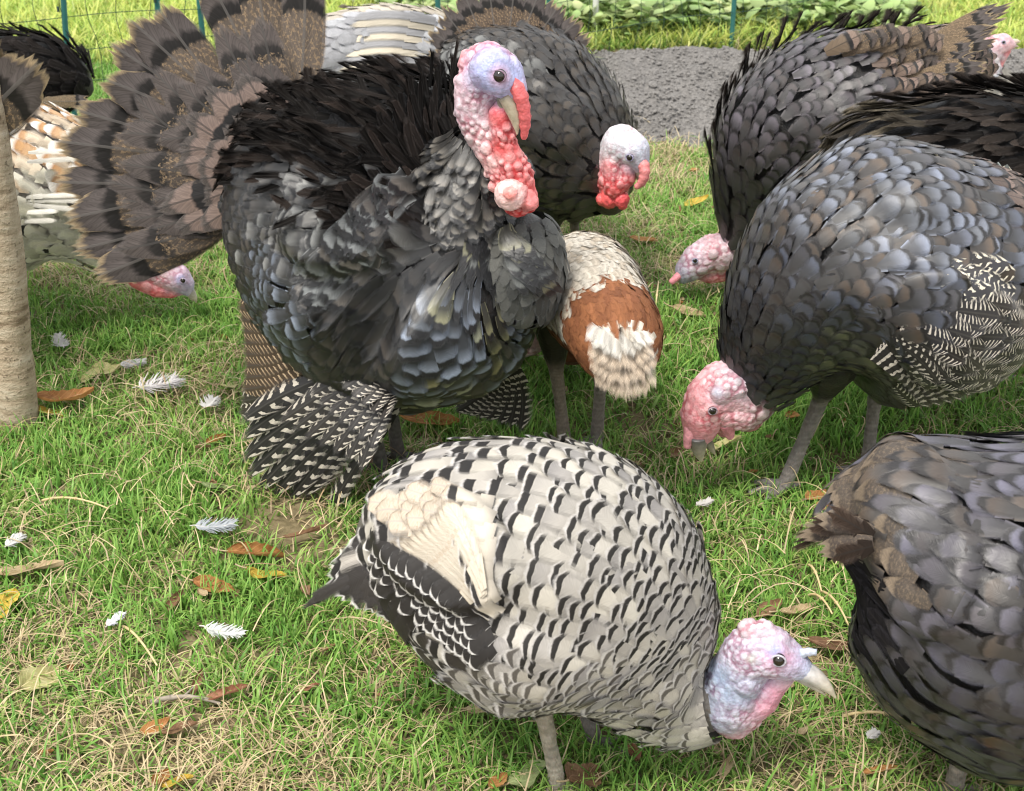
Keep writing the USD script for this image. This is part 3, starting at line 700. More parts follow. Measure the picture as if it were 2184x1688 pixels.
def instancer(path, protos, pos, quat, scale, idx, **kw):
    pi = UsdGeom.PointInstancer.Define(stage, path)
    pi.CreatePrototypesRel().SetTargets([Sdf.Path(p) for p in protos])
    pi.CreatePositionsAttr(Vt.Vec3fArray.FromNumpy(np.ascontiguousarray(pos, np.float32)))
    pi.CreateProtoIndicesAttr(Vt.IntArray.FromNumpy(np.ascontiguousarray(idx, np.int32)))
    pi.CreateScalesAttr(Vt.Vec3fArray.FromNumpy(np.ascontiguousarray(scale, np.float32)))
    pi.CreateOrientationsAttr(Vt.QuathArray([Gf.Quath(float(a), float(b_), float(c), float(d)) for a, b_, c, d in quat]))
    tag(pi.GetPrim(), **kw)

def yaw_tilt(n, rng, tilt):
    yaw = rng.uniform(0, 2 * np.pi, n); t = rng.normal(0, tilt, n); ax = rng.uniform(0, 2 * np.pi, n)
    q1 = np.stack([np.cos(yaw / 2), 0 * yaw, 0 * yaw, np.sin(yaw / 2)], 1)
    q2 = np.stack([np.cos(t / 2), np.sin(t / 2) * np.cos(ax), np.sin(t / 2) * np.sin(ax), 0 * t], 1)
    w1, x1, y1, z1 = q2.T; w2, x2, y2, z2 = q1.T
    return np.stack([w1 * w2 - x1 * x2 - y1 * y2 - z1 * z2, w1 * x2 + x1 * w2 + y1 * z2 - z1 * y2, w1 * y2 - x1 * z2 + y1 * w2 + z1 * x2, w1 * z2 + x1 * y2 - y1 * x2 + z1 * w2], 1)

def blade_mat(name, c1, c2, c3, trans=.3):
    g = Graph()
    tc = g.add('texture_coordinate')
    sx = g.add('separate_xyz', vector=tc + '.UV')
    isl = g.add('geometry') + '.random_per_island'
    orn = g.add('object_info') + '.random'
    r = g.math('fraction', g.math('add', isl, orn))
    c = g.add('rgb_ramp', {'ramp': [(0, c1), (.5, c2), (1, c3)]}, fac=r) + '.color'
    k = g.add('map_range', {'to_min': .55, 'to_max': 1.15}, value=sx + '.y') + '.result'
    c = g.mix(1.0, c, g.add('combine_color', {}, r=k, g=k, b=k) + '.color', 'multiply')
    p = g.add('principled_bsdf', {'roughness': .5, 'specular_ior_level': .35}, base_color=c)
    t = g.add('translucent_bsdf', {}, color=c)
    return g.make(name, g.add('mix_closure', {'fac': trans}, closure1=p + '.BSDF', closure2=t + '.BSDF') + '.closure')
M['grass'] = blade_mat('grass_green', (.11, .27, .04), (.18, .36, .06), (.28, .44, .10))
M['grass2'] = blade_mat('grass_yellow_green', (.22, .38, .07), (.32, .45, .10), (.42, .47, .16))
M['straw'] = blade_mat('straw_dry', (.46, .36, .20), (.60, .49, .30), (.36, .25, .14), trans=.15)
M['far_grass'] = blade_mat('grass_sunny', (.36, .52, .10), (.55, .62, .14), (.66, .66, .22), trans=.35)

def tuft(rng, n, length, width, lean, spread, seg=4):
    parts, uvs = [], []
    for _ in range(n):
        L = length * rng.uniform(.5, 1.3); W = width * rng.uniform(.6, 1.2)
        a = rng.uniform(0, 2 * np.pi); d = np.array([math.cos(a), math.sin(a), 0]); sd = np.array([-d[1], d[0], 0])
        p0 = np.array([*rng.normal(0, spread, 2), -.004])
        th0 = abs(rng.normal(lean * .6, .25)); bend = rng.normal(lean, .5)
        t = np.linspace(0, 1, seg + 1); th = np.clip(th0 + bend * t, 0, 1.75)
        step = L / seg
        x = np.r_[0, np.cumsum(np.sin(th[:-1]) * step)]; z = np.r_[0, np.cumsum(np.cos(th[:-1]) * step)]
        c = p0 + x[:, None] * d + np.stack([0 * z, 0 * z, np.maximum(z, -.0)], 1) + (rng.normal(0, .12) * x * t)[:, None] * sd
        w = W * .5 * np.clip(1.15 - t ** 1.6, .0, 1)
        v = np.concatenate([c - w[:, None] * sd, c + w[:, None] * sd]); m = seg + 1
        k = np.arange(seg)
        parts.append((v, np.stack([k, k + 1, m + k + 1, m + k], 1)))
        uvs.append(np.concatenate([np.stack([0 * t, t], 1), np.stack([0 * t + 1, t], 1)]))
    v, f = merge(parts)
    return v, f, np.vstack(uvs)

def scatter(n, rng, x0, x1, y0, y1):
    return rng.uniform(x0, x1, n), rng.uniform(y0, y1, n)
BARE = [(*ground(600, 1135)[:2], .13), (*ground(1840, 1020)[:2], .12), (*ground(400, 1385)[:2], .06), (*ground(1360, 900)[:2], .10), (*ground(1990, 985)[:2], .14), (*ground(690, 1170)[:2], .07), (*ground(430, 1580)[:2], .05)]
def density(x, y):
    d = np.ones_like(x)
    for bx, by, r in BARE: d *= np.clip((np.hypot(x - bx, (y - by) * .8) / r) ** 1.5, .06, 1)
    return d

def keep_view(x, y, margin=.25):
    d = np.stack([x, y, np.zeros_like(x)], -1) - EYE
    zc = d @ FWD; xc = d @ RGT / np.maximum(zc, .1)
    return (np.abs(xc) < PIC_W / 2 / FOCAL_PX + margin)

def field(path, count, bounds, specs, weights_fn, tilt, seed, **kw):
    rng = np.random.default_rng(seed)
    x, y = scatter(count, rng, *bounds)
    ok = keep_view(x, y) & (rng.random(count) < density(x, y)) & ~in_path(x, y)
    x, y = x[ok], y[ok]
    protos = []
    UsdGeom.PointInstancer.Define(stage, path)
    for k, (mat, args) in enumerate(specs):
        v, f, uv = tuft(rng, *args)
        put(path, 'tuft', v, f, M[mat], uv=uv)
        protos.append(path + ('/tuft' if k == 0 else f'/tuft_{k:03d}'))
    z = ground_height(x, y)
    n = len(x)
    idx = weights_fn(x, y, rng)
    s = rng.uniform(.7, 1.25, n)
    instancer(path, protos, np.stack([x, y, z], 1), yaw_tilt(n, rng, tilt), np.stack([s, s, s * rng.uniform(.8, 1.2, n)], 1), idx, **kw)

specs = [('grass', (14, .040, .0036, .75, .02)), ('grass', (14, .034, .0042, .95, .024)), ('grass', (12, .048, .0036, .85, .018)), ('grass2', (12, .038, .0034, 1.0, .022)), ('grass2', (11, .045, .0030, 1.15, .022)),
         ('straw', (10, .045, .0026, 1.25, .026)), ('straw', (9, .065, .0022, 1.35, .03))]
DRY = ground(1400, 420)
def weights(x, y, rng):
    p = meshkit.fbm(np.stack([x * 3.2, y * 3.2, 0 * x], -1), 3, 21)
    r = rng.random(len(x)) + (p - .5) * 1.15 + .34 * np.exp(-((x - DRY[0]) / .45) ** 2 - ((y - DRY[1]) / .55) ** 2)
    return np.select([r < .23, r < .44, r < .58, r < .72, r < .82, r < .93], [0, 1, 2, 3, 4, 5], 6)
field('/World/grass', 44000, (-1.75, 1.75, 1.25, 5.6), specs, weights, .18, 31, label='short green lawn mixed with dry stalks', cat='grass', kind='stuff')
specs2 = [('far_grass', (14, .07, .006, .7, .03)), ('far_grass', (12, .09, .007, .9, .03)), ('grass2', (12, .08, .006, .8, .03))]
field('/World/meadow', 14000, (-2.6, 2.6, 5.0, 7.4), specs2, lambda x, y, rng: rng.integers(0, 3, len(x)), .2, 32, label='bright sunlit longer grass beyond the fence', cat='grass', kind='stuff')


# ------------------------------------------------------------------ 1. big displaying tom in the middle
b = Bird('turkey', 'big dark displaying tom with fanned brown tail, blue face and long snood', (828, 1000), -28, 11)
body = b.tube([(545, 415, .07), (620, 430, .16, .19, .15), (740, 485, .215, .265, .23), (870, 548, .243, .290, .260), (950, 568, .200, .225, .225), (1020, 570, .150, .15, .185), (1085, 560, .085, .09, .10), (1110, 555, .03)],
              bumps=[(765, 480, 175, 105, -8, .040, .30), (800, 690, 60, 150, 20, -.020, .8), (985, 690, 230, 105, -38, .030, .45), (640, 640, 80, 130, -15, .018, .5), (1010, 520, 70, 90, 0, -.012, .8)], lumpy=.010)
def fn(s, th, rng):
    top = (np.abs(th + .05) < 1.02 + .12 * rng.standard_normal(len(s))) & (s < .86)
    x, y = body.pix(s, th); n = len(s); g = rng.random(n); j = .18 * rng.standard_normal(n)
    front, low = sstep(s, .45, .8), sstep(th, 1.9, 2.7)
    strips = inside(x, y, 985, 690, 250, 120, -38, j)            # steel-blue breast bands
    should = inside(x, y, 765, 480, 185, 115, -8, j)             # overhanging shoulder
    valley = inside(x, y, 800, 690, 70, 150, 20, j)              # long dark feathers between
    flank = inside(x, y, 640, 640, 95, 140, -15, j)
    blue = blend((.20, .235, .30), (.075, .085, .10), g)
    olive = blend((.15, .14, .07), (.21, .22, .16), g)
    dark = blend((.030, .026, .023), (.012, .011, .010), g)
    grey = blend((.17, .175, .17), (.055, .050, .045), g)
    tint = np.where(strips[:, None], np.where((rng.random(n) < .22)[:, None], olive, blue), np.where(should[:, None], grey, np.where(flank[:, None], blue * .75, dark * 1.5)))
    tint = np.where(valley[:, None], dark, tint)
    mat = np.where(top, 1, 0)
    tint = np.where(top[:, None], blend((.007, .006, .0055), (.035, .026, .022), g ** 3), tint)
    return dict(L=np.where(top, .066, .054 + .006 * front + .010 * valley), W=np.where(top, .018, (.026 + .022 * front * sstep(th, .9, 1.7)) * np.where(valley, .6, 1) * np.clip((1 - s) / .12, .4, 1)), lift=np.where(top, .026, np.where(should, .016, .008)), skew=np.where(top, .25 * np.sin(th), .25 + .85 * front * sstep(th, .7, 1.7) + .2 * low),
                round=np.where(top, .5, .14), mess=np.where(top, 2.8, 1.0), twist=np.where(top, .3, .10), tint=tint, mat=mat, cup=np.where(top, .25, .16), fringe=.07)
b.plumage(body, .02, .97, lambda s: (.0185, .0215 + .006 * float(sstep(s, .45, .8))), fn, [('breast_plumage', 'steel'), ('back_plumage', 'fluffy')], nu=7, nv=6, singles=300)
# overhanging tufts of square-tipped feathers on the shoulder
for i in range(64):
    t = b.rng.random(); r_ = b.rng.random()
    x, y = 640 + 240 * t + 20 * math.sin(6 * t), 610 - 190 * t + 150 * (r_ - .35) * math.sin(math.pi * (.15 + .8 * t))
    b.lay('scapular_feather', body, (x + 34, y - 46), (x - 10, y + 22), .032, 'steel', h=(.012, .026 + .012 * b.rng.random()), tint=(.17, .18, .18) if i % 3 else (.09, .08, .07), rnd=.12, ragged=.12, nu=9, nv=7, twist=b.rng.normal(0, .15))
# cape of stiff grey-brown feathers round the base of the neck
cape = b.tube([(955, 510, .08, .08, .08), (968, 455, .105, .10, .10), (990, 400, .092, .09, .09), (1018, 335, .060), (1028, 280, .038)])
def fn(s, th, rng):
    w = rng.random(len(s))
    tint = blend((.06, .053, .043), (.15, .14, .125), w) * (1 + .3 * (1 - s))[:, None]
    return dict(L=.058 - .02 * s, W=.019 - .006 * s, lift=.013, round=.2, mess=1.5, fringe=.08, tint=tint, skew=.1 * np.sin(th), twist=.2)
b.plumage(cape, .05, .97, lambda s: (.014 - .005 * s, .0165 - .006 * s), fn, [('neck_plumage', 'steel')], singles=90, single_name='neck_feather')
# the smooth lobe of the breast
lobe = b.tube([(1075, 660, .03), (1092, 630, .065, .065, .07), (1108, 575, .070), (1118, 520, .058), (1120, 475, .04), (1118, 455, .02)], colour=(.05, .05, .048))
def fn(s, th, rng):
    return dict(L=.04, W=.022, lift=.003, round=.5, tint=blend((.05, .052, .05), (.10, .10, .09), rng.random(len(s))), mess=.6)
b.plumage(lobe, .02, .97, lambda s: (.014, .017), fn, [('breast_plumage', 'plain')])
for i in range(70):
    a_ = math.radians(-70 + 150 * b.rng.random()); r_ = b.rng.uniform(25, 120)
    x, y = 1082 - 75 * math.sin(a_) * .9 + 6, 470 + .2 * r_
    b.lay('chest_feather', lobe if a_ < -.2 else body, (1085 - 10 * math.sin(a_), 462 + .5 * r_), (1085 - (30 + .9 * r_) * math.sin(a_) , 500 + 1.15 * r_), .020, 'steel', h=(.006 + .01 * (1 - r_ / 120), .014 + .014 * (1 - r_ / 120)), tint=(.10, .105, .10) if i % 3 else (.16, .155, .10), rnd=.3, ragged=.1, nu=7, nv=7)
# bare neck and head
O = 0.045
B_, P_, W_, R_ = (.30, .36, .60), (.62, .36, .37), (.66, .62, .62), (.52, .045, .045)
q = lambda x, y, o=0: b.pt(x, y, O + o)
b.head([[(q(1104, 428), .024, R_, .003), (q(1092, 392), .026, (.60, .20, .19), .0046), (q(1066, 340), .027, (.62, .38, .37), .0050), (q(1034, 285), .028, (.58, .46, .47), .0044), (q(1015, 232), .031, (.50, .41, .46), .0036),
         (q(1016, 186), .032, (.52, .38, .42), .003), (q(1042, 158), .035, (.50, .42, .53), .0022), (q(1068, 160), .033, B_, .0006), (q(1092, 192), .022, (.40, .33, .45), .0004), (q(1101, 210), .014, (.5, .3, .33), 0)],
        [(q(1085, 215), .013, (.52, .14, .15), .0008), (q(1064, 245, .012), .015, R_, .0018), (q(1074, 310, .008), .019, R_, .0045), (q(1100, 375, .006), .023, R_, .0058), (q(1122, 430), .018, R_, .002)],
        [(q(1050, 150, .012), .034, B_, 0), (q(1066, 168, .02), .022, (.42, .44, .66), 0)],
        [(q(1010, 136), .021, (.58, .17, .17), .0036), (q(1040, 124), .023, (.58, .14, .14), .0036), (q(1068, 132), .019, (.56, .24, .27), .003)]],
       extra_paint=[(q(1027, 165, .036), .008, (.16, .11, .10)), (q(1066, 163, .036), .016, (.42, .25, .33))])
b.eye(q(1066, 162, .034), .0098, (.20, .13, .18))
b.beak(q(1076, 205, .014), q(1108, 286, .012), .0120, droop=.24, gape=.30, down=b.h * -1 + np.array([0, 0, -.3]), colour=(.30, .26, .20), dark=(.16, .15, .13))
b.strand('snood', [q(1090, 172, .010), q(1106, 196, .012), q(1118, 240, .010), q(1119, 278, .008), q(1117, 297, .008)], [.0095, .0115, .0095, .0085, .004], (.56, .12, .125), bumpy=.10)
b.lumps('wattle', [[(q(1088, 415, .03), .024, (.68, .47, .45)), (q(1098, 405, .02), .02, (.66, .2, .19))], [(q(1118, 418, .01), .016, R_), (q(1128, 430, .012), .014, (.60, .2, .2))], [(q(1108, 422, .02), .015, R_)], [(q(1088, 413, .047), .010, (.66, .20, .18))]])
# legs
fl, fr_ = ground(815, 1012), ground(850, 985)
b.leg(b.loc(-.01, .24, .06), fl + [-.02, .012, .155], fl, b.h, colour=(.10, .09, .085), r=.011, thigh=.05)
b.leg(b.loc(.02, .24, -.06), fr_ + [-.015, .012, .155], fr_, b.h, colour=(.09, .08, .075), r=.011, thigh=.05)
b.finish_body()
# tail fan: turned towards the viewer behind the body
fc, fnrm = b.pt(610, 385, -.07), unit(np.array([.30, -.88, .36]))
fp = lambda x, y, d=0: on_plane(x, y, fc + fnrm * d, fnrm)
tips = [(648, -95), (590, -120), (530, -128), (470, -112), (428, -70), (330, 8), (272, 38), (232, 92), (208, 165), (150, 232), (108, 300), (112, 388), (128, 470), (150, 535), (195, 592)]
for i, (x, y) in enumerate(tips):
    r0 = fp(618 + .06 * (x - 600), 372 + .08 * (y - 372), -.006 * (i % 2) - .002 * i)
    b.long('tail_feather', r0, fp(x, y, -.006 * (i % 2) - .002 * i + .01), .084, fnrm, 'fan', bow=-.04, curve=b.rng.normal(0, .02), ragged=.035, rnd=.2, nu=23, nv=14, tint=(.11, .088, .07), root_w=.3)
for ring, (rad, n, wd, mat) in enumerate(((350, 14, .068, 'fancovert'), (285, 13, .064, 'fancovert'), (235, 13, .060, 'pink'), (185, 12, .054, 'pink'), (140, 9, .05, 'fancovert'))):
    for i in range(n):
        a = math.radians(96 + (i + .5 * (ring % 2)) * 118 / n + b.rng.normal(0, 3.5))
        rr = rad * (1 + b.rng.normal(0, .08))
        d = .012 + .011 * ring
        b.long('tail_covert', fp(625 + 30 * math.cos(a), 385 - 30 * math.sin(a), d), fp(625 + rr * 1.08 * math.cos(a), 385 - rr * math.sin(a), d + .008), wd, fnrm, mat, bow=.05, curve=b.rng.normal(0, .05), ragged=.05, rnd=.3, nu=13, nv=9, tint=(.06, .048, .04))
# lowered wing on the near side
wn = unit(b.near + np.array([0, 0, .25]))
for i in range(10):      # brown secondaries, stacked
    t = i / 9
    b.long('wing_feather', b.pt(655 + 10 * t, 640 + 190 * t, .20 - .03 * t), b.pt(503 + 14 * math.sin(3 * t), 655 + 225 * t, .155 - .02 * t), .047, wn, 'secondary' if i < 8 else 'primary', bow=.06, rnd=.2, tint=(.07, .045, .03), root_w=.6, curve=.03)
pt = [(507, 905), (506, 945), (508, 990), (515, 1030), (540, 1058), (575, 1068), (612, 1072), (640, 1068), (664, 1050), (686, 1112)]
for i, (x, y) in enumerate(pt):
    t = i / 9
    b.long('wing_feather', b.pt(845 + 12 * t, 765 + 80 * t, .13 - .01 * t), b.pt(x, y, .20 - .05 * t), .043 - .006 * t, wn, 'primary', bow=.07, rnd=.3, root_w=.45, curve=-.05 + .07 * t, tint=(.02, .02, .02), ragged=.03)
for row_, (n, x0, y0, x1, y1) in enumerate(((7, 590, 905, 765, 1010), (7, 650, 850, 790, 960), (6, 705, 815, 815, 900))):
    for i in range(n):
        t = i / (n - 1)
        b.long('wing_covert', b.pt(840 + 8 * t, 745 + 70 * t, .14), b.pt(x0 + (x1 - x0) * t, y0 + (y1 - y0) * t, .212 + .006 * row_), .036, wn, 'primary', bow=.06, rnd=.35, root_w=.5)
# tip of the far wing under the breast
for i in range(7):
    t = i / 6
    b.long('wing_feather', b.pt(1090 - 40 * t, 770 + 20 * t, -.14), b.pt(1105 - 140 * t, 925 - 45 * t, -.15), .042, wn, 'primary', bow=-.05, rnd=.3, root_w=.5, curve=.08)

# ------------------------------------------------------------------ 2. cream hen in front
b = Bird('turkey', 'cream hen with black-barred feathers walking in front, lowest in the flock', (1225, 1640), -16, 12)
CR = (.30, .28, .25)
body = b.tube([(775, 1195, .018), (815, 1180, .062), (880, 1162, .104, .10, .10), (970, 1168, .134, .132, .13), (1090, 1212, .158), (1190, 1244, .166), (1268, 1288, .156), (1338, 1360, .122), (1400, 1428, .088), (1460, 1474, .068), (1512, 1490, .053), (1540, 1492, .044)], colour=(.10, .09, .08),
              bumps=[(955, 1165, 190, 118, 32, .020, .22), (1180, 1180, 230, 170, 25, .010, .7), (1130, 1420, 170, 90, 20, .012, .6), (1450, 1500, 90, 70, 0, .010, .8)], lumpy=.006)
def fn(s, th, rng):
    n = len(s)
    r = .12 * rng.standard_normal(n)
    lower = (th > 1.75 + r) & (s < .46 + .1 * r)
    farback = (th < -.62 + r) & (s < .40)
    breast = ((s > .66 + .05 * r) & (th > 1.15 + r)) | (s > .84) | ((th > 1.55 + r) & (s >= .46))
    mat = np.where(lower | farback, 1, np.where(breast, 2, np.where(s > .47 + .05 * rng.standard_normal(n), 3, 0)))
    g = rng.random(n)
    tint = np.where((mat == 1)[:, None], blend((.03, .026, .024), (.10, .085, .07), g ** 2), blend((.41, .385, .335), (.22, .21, .205), g ** 1.3))
    k = sstep(s, .40, .85)
    return dict(L=.068 - .034 * k, W=.043 - .0185 * k, lift=.0045, skew=.10 * np.sin(th), round=np.where(mat == 0, .10, np.where(mat == 3, .22, .36)), mess=.3, vary=.16, tint=tint, mat=mat, cup=.10, twist=.02)
b.plumage(body, .17, .975, lambda s: (.0265 - .0165 * sstep(s, .35, .80), .032 - .0180 * sstep(s, .35, .80)), fn, [('back_plumage', 'cream'), ('flank_plumage', 'laced'), ('breast_plumage', 'breast'), ('neck_plumage', 'creamthin')], nu=7, nv=7, singles=300, jitter=.08)
q = lambda x, y, o=0.0: b.pt(x, y, o)
BL, PK = (.27, .37, .52), (.60, .33, .38)
b.head([[(q(1555, 1495), .040, (.30, .36, .46), .0014), (q(1572, 1440), .034, BL, .0016), (q(1602, 1394), .0335, (.40, .41, .52), .0018), (q(1640, 1390), .031, (.46, .40, .50), .0014), (q(1672, 1406), .025, (.46, .42, .58), .0005), (q(1702, 1422), .016, (.40, .44, .58), 0), (q(1716, 1430), .0115, (.40, .43, .52), 0)],
        [(q(1566, 1530), .026, (.64, .33, .34), .0042), (q(1590, 1500), .028, (.63, .30, .35), .0025), (q(1622, 1490), .022, (.62, .23, .31), .0006), (q(1650, 1460), .016, (.60, .25, .33), .0004), (q(1672, 1440), .014, PK, 0)],
        [(q(1600, 1350), .014, (.62, .46, .48), .003), (q(1632, 1350), .013, (.60, .46, .50), .003), (q(1664, 1368), .012, (.50, .44, .52), .002)],
        [(q(1560, 1400), .016, (.52, .46, .50), .003), (q(1590, 1455, .02), .018, (.36, .38, .48), .003)]],
       car=.0052, edge=.0023, extra_paint=[(q(1662, 1405, .028), .017, (.52, .30, .42)), (q(1655, 1385, .026), .012, (.28, .33, .55)), (q(1600, 1408, .036), .008, (.40, .42, .36))])
b.eye(q(1661, 1407, .024), .0078, (.45, .42, .48))
b.beak(q(1692, 1424), q(1788, 1482), .0132, droop=.30, colour=(.42, .43, .47), dark=(.34, .33, .33))
b.strand('snood', [q(1700, 1400, .0), q(1718, 1392, .002), q(1742, 1392, .002)], [.006, .0055, .004], (.42, .46, .55), n=10, bumpy=.12)
f1, f2 = ground(1192, 1700), ground(1272, 1602)
b.leg(b.loc(-.04, .20, .07), f1 + [-.022, .01, .135], f1, b.h, colour=(.33, .29, .24), r=.0095, thigh=.045)
b.leg(b.loc(-.02, .20, -.07), f2 + [-.03, .02, .11], f2, b.h, colour=(.15, .13, .12), r=.0095, thigh=.05)
b.finish_body()
up = unit(b.near * .8 + np.array([0, 0, .6]))
# folded wing: pale flight feathers meeting along the flank, then a black-edged band
for i in range(15):
    t = i / 14
    b.lay('wing_feather', body, (1048 - 10 * t, 1318 - 60 * t), (806 + 140 * t, 1160 - 85 * t + 10 * math.sin(3.1 * t)), .026, 'wingpanel', h=(.005 + .0012 * i, .007 + .0012 * i), curve=.08 - .06 * t, rnd=.25, root_w=.3, tint=(.40, .36, .29), ragged=.03, cup=.05)
for i in range(7):
    t = i / 6
    b.lay('wing_covert', body, (1052 + 8 * t, 1085 + 200 * t), (950 + 88 * t - 16 * math.sin(3 * t), 1068 + 232 * t), .036, 'cream', h=(.012, .022), rnd=.12, root_w=.85, tint=(.50, .45, .37))
for i in range(11):      # brown-stained lumpy coverts on the rump
    x, y = 815 + 12 * i + b.rng.normal(0, 8), 1085 - 4 * i + 22 * (i % 3)
    b.lay('rump_feather', body, (x + 62, y + 8), (x - 6, y + 4), .034, 'wingpanel', h=(.010, .024), rnd=.4, ragged=.10, root_w=.6, tint=(.36, .29, .22), twist=b.rng.normal(0, .08), curve=b.rng.normal(0, .05))
# tail, folded and hanging
for i, (x, y, w, m_) in enumerate([(722, 1186, .03, 'laced'), (738, 1172, .034, 'laced'), (704, 1212, .036, 'laced'), (690, 1236, .034, 'cream'), (644, 1296, .016, 'plain'), (652, 1286, .016, 'plain'), (706, 1262, .038, 'laced'), (735, 1280, .042, 'laced'), (768, 1292, .042, 'laced'), (800, 1312, .042, 'cream'), (842, 1332, .04, 'laced')]):
    b.long('tail_feather', b.pt(880 - 4 * i + (50 if i > 8 else 0), 1152 + 8 * i, .05 + .006 * i), b.pt(x, y, .03 + .008 * i), w * 1.35, up, m_, bow=.08, rnd=.3, ragged=.12, root_w=.6, tint=(.40, .37, .33) if m_ == 'cream' else (.03, .026, .024))
for i in range(52):     # white-edged black feathers under the tail
    t = (i // 4) / 12
    x, y = 790 + 205 * t + 7 * (i % 4), 1202 + 150 * t + 28 * (i % 4 - 1.5)
    b.lay('tail_covert', body, (x + 44, y - 24), (x - 4, y + 8), .025, 'laced', h=(.006, .016), rnd=.42, root_w=.7, tint=(.016, .014, .013), twist=b.rng.normal(0, .06), curve=b.rng.normal(0, .04))

# ------------------------------------------------------------------ 3. grey-bronze bird pecking on the right
b = Bird('turkey', 'grey-bronze turkey pecking the grass right of centre, pink head lowered, white-barred wing', (1770, 1032), 196, 13)
body = b.tube([(2290, 660, .03), (2220, 610, .085), (2110, 575, .15), (1990, 570, .19, .19, .19), (1870, 588, .212, .212, .214), (1775, 615, .178, .178, .184), (1700, 675, .130, .13, .14), (1650, 745, .090), (1622, 810, .062), (1600, 848, .045), (1592, 858, .038)],
              bumps=[(2010, 690, 190, 130, 12, .026, .22), (1730, 480, 150, 120, 25, .014, .7), (1800, 720, 70, 110, 0, -.014, .8), (1940, 430, 160, 60, 10, .012, .6)], lumpy=.009)
def fn(s, th, rng):
    n = len(s); g = rng.random(n); x, y = body.pix(s, th); j = .12 * rng.standard_normal(n)
    rear = (s < .42) & (np.abs(th) < .95) & ~inside(x, y, 2010, 690, 190, 130, 12)
    wing = inside(x, y, 2060, 735, 165, 95, -12, j); spot = inside(x, y, 2065, 610, 80, 62, 20, j)
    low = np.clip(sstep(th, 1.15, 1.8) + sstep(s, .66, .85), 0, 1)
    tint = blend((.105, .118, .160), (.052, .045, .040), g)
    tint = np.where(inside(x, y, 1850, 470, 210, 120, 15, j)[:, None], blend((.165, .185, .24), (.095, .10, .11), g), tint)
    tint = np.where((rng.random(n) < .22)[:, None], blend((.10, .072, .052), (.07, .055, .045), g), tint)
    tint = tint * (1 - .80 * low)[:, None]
    tint = np.where(inside(x, y, 1800, 790, 90, 70, 0, j)[:, None], blend((.075, .075, .042), (.04, .04, .034), g), tint)
    tint = np.where(rear[:, None], blend((.13, .092, .078), (.08, .066, .056), g), tint)
    mat = np.where(rear, 1, np.where(wing, 2, np.where(spot, 3, 0)))
    k = sstep(s, .55, .95)
    return dict(L=np.where(wing, .090, .060 - .022 * k), W=np.where(wing, .046, .036 - .014 * k), lift=np.where(wing, .009, .0042), skew=np.where(wing, .35, .10 * np.sin(th)), round=.36, tint=tint, mat=mat, cup=.10, fringe=.05, mess=.7, twist=.03)
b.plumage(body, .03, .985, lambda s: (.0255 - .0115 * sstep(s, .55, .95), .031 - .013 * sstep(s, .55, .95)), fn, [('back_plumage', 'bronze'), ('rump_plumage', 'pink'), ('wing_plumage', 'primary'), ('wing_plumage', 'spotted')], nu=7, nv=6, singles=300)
q = lambda x, y, o=0.0: b.pt(x, y, o)
b.head([[(q(1600, 850), .045, (.10, .09, .09), .0005), (q(1575, 845), .046, (.56, .42, .46), .0034), (q(1545, 830), .046, (.60, .40, .43), .003), (q(1520, 850), .044, (.62, .28, .30), .0016), (q(1500, 885), .037, (.60, .23, .26), .0008), (q(1492, 920), .026, (.58, .27, .30), .0004), (q(1488, 938), .017, (.48, .30, .32), 0)],
        [(q(1600, 895), .020, (.64, .18, .20), .002), (q(1580, 880, .02), .028, (.62, .36, .38), .0036), (q(1550, 880, .02), .026, (.58, .26, .30), .001), (q(1545, 915, .01), .014, (.66, .24, .28), 0)],
        [(q(1565, 820, .02), .028, (.40, .42, .50), .002), (q(1535, 840, .03), .018, (.40, .40, .48), .0006)]],
       extra_paint=[(q(1527, 835, .045), .012, (.34, .36, .44))])
b.eye(q(1519, 876, .042), .0068, (.30, .22, .26))
b.beak(q(1492, 928, .012), q(1497, 984, .008), .0165, droop=.1, colour=(.09, .085, .085), dark=(.035, .035, .04), gape=.3, down=b.h * -1)
b.strand('snood', [q(1478, 905, .005), q(1470, 930, .01), q(1466, 955, .012)], [.013, .010, .006], (.60, .26, .29))
b.lumps('wattle', [[(q(1548, 900, .025), .016, (.64, .24, .29)), (q(1556, 928, .02), .008, (.64, .26, .30))], [(q(1596, 888, .02), .017, (.64, .2, .22)), (q(1618, 882, .015), .010, (.66, .2, .2))]])
f1, f2 = ground(1672, 1046), ground(1846, 1016)
b.leg(b.loc(.05, .26, .05), f1 + [.055, .03, .165], f1, b.h, colour=(.20, .18, .165), r=.0115, thigh=.045)
b.leg(b.loc(-.09, .22, -.02), f2 + [.005, .02, .16], f2, b.h, colour=(.17, .15, .14), r=.0105, thigh=.05)
b.finish_body()
wn = unit(b.near + np.array([0, 0, .35]))
for i in range(9):       # white-barred flight feathers
    t = i / 8
    b.long('wing_feather', b.pt(1865 + 60 * t, 755 - 60 * t, .200), b.pt(1990 + 215 * t - 60 * t * t, 872 - 20 * t - 62 * t * t, .165 + .01 * t), .042, wn, 'primary', bow=.07, curve=.05, rnd=.3, root_w=.5)
for i in range(9):
    t = i / 8
    b.lay('wing_covert', body, (1880 + 60 * t, 740 - 60 * t), (1950 + 190 * t, 828 - 70 * t), .034, 'primary', h=(.004, .016), rnd=.35)
for i in range(7):
    t = i / 6
    b.long('tail_feather', b.pt(2170, 600 + 30 * t, .04), b.pt(2330 - 30 * t, 700 + 140 * t, .06), .05, wn, 'fan', bow=.05, rnd=.2)

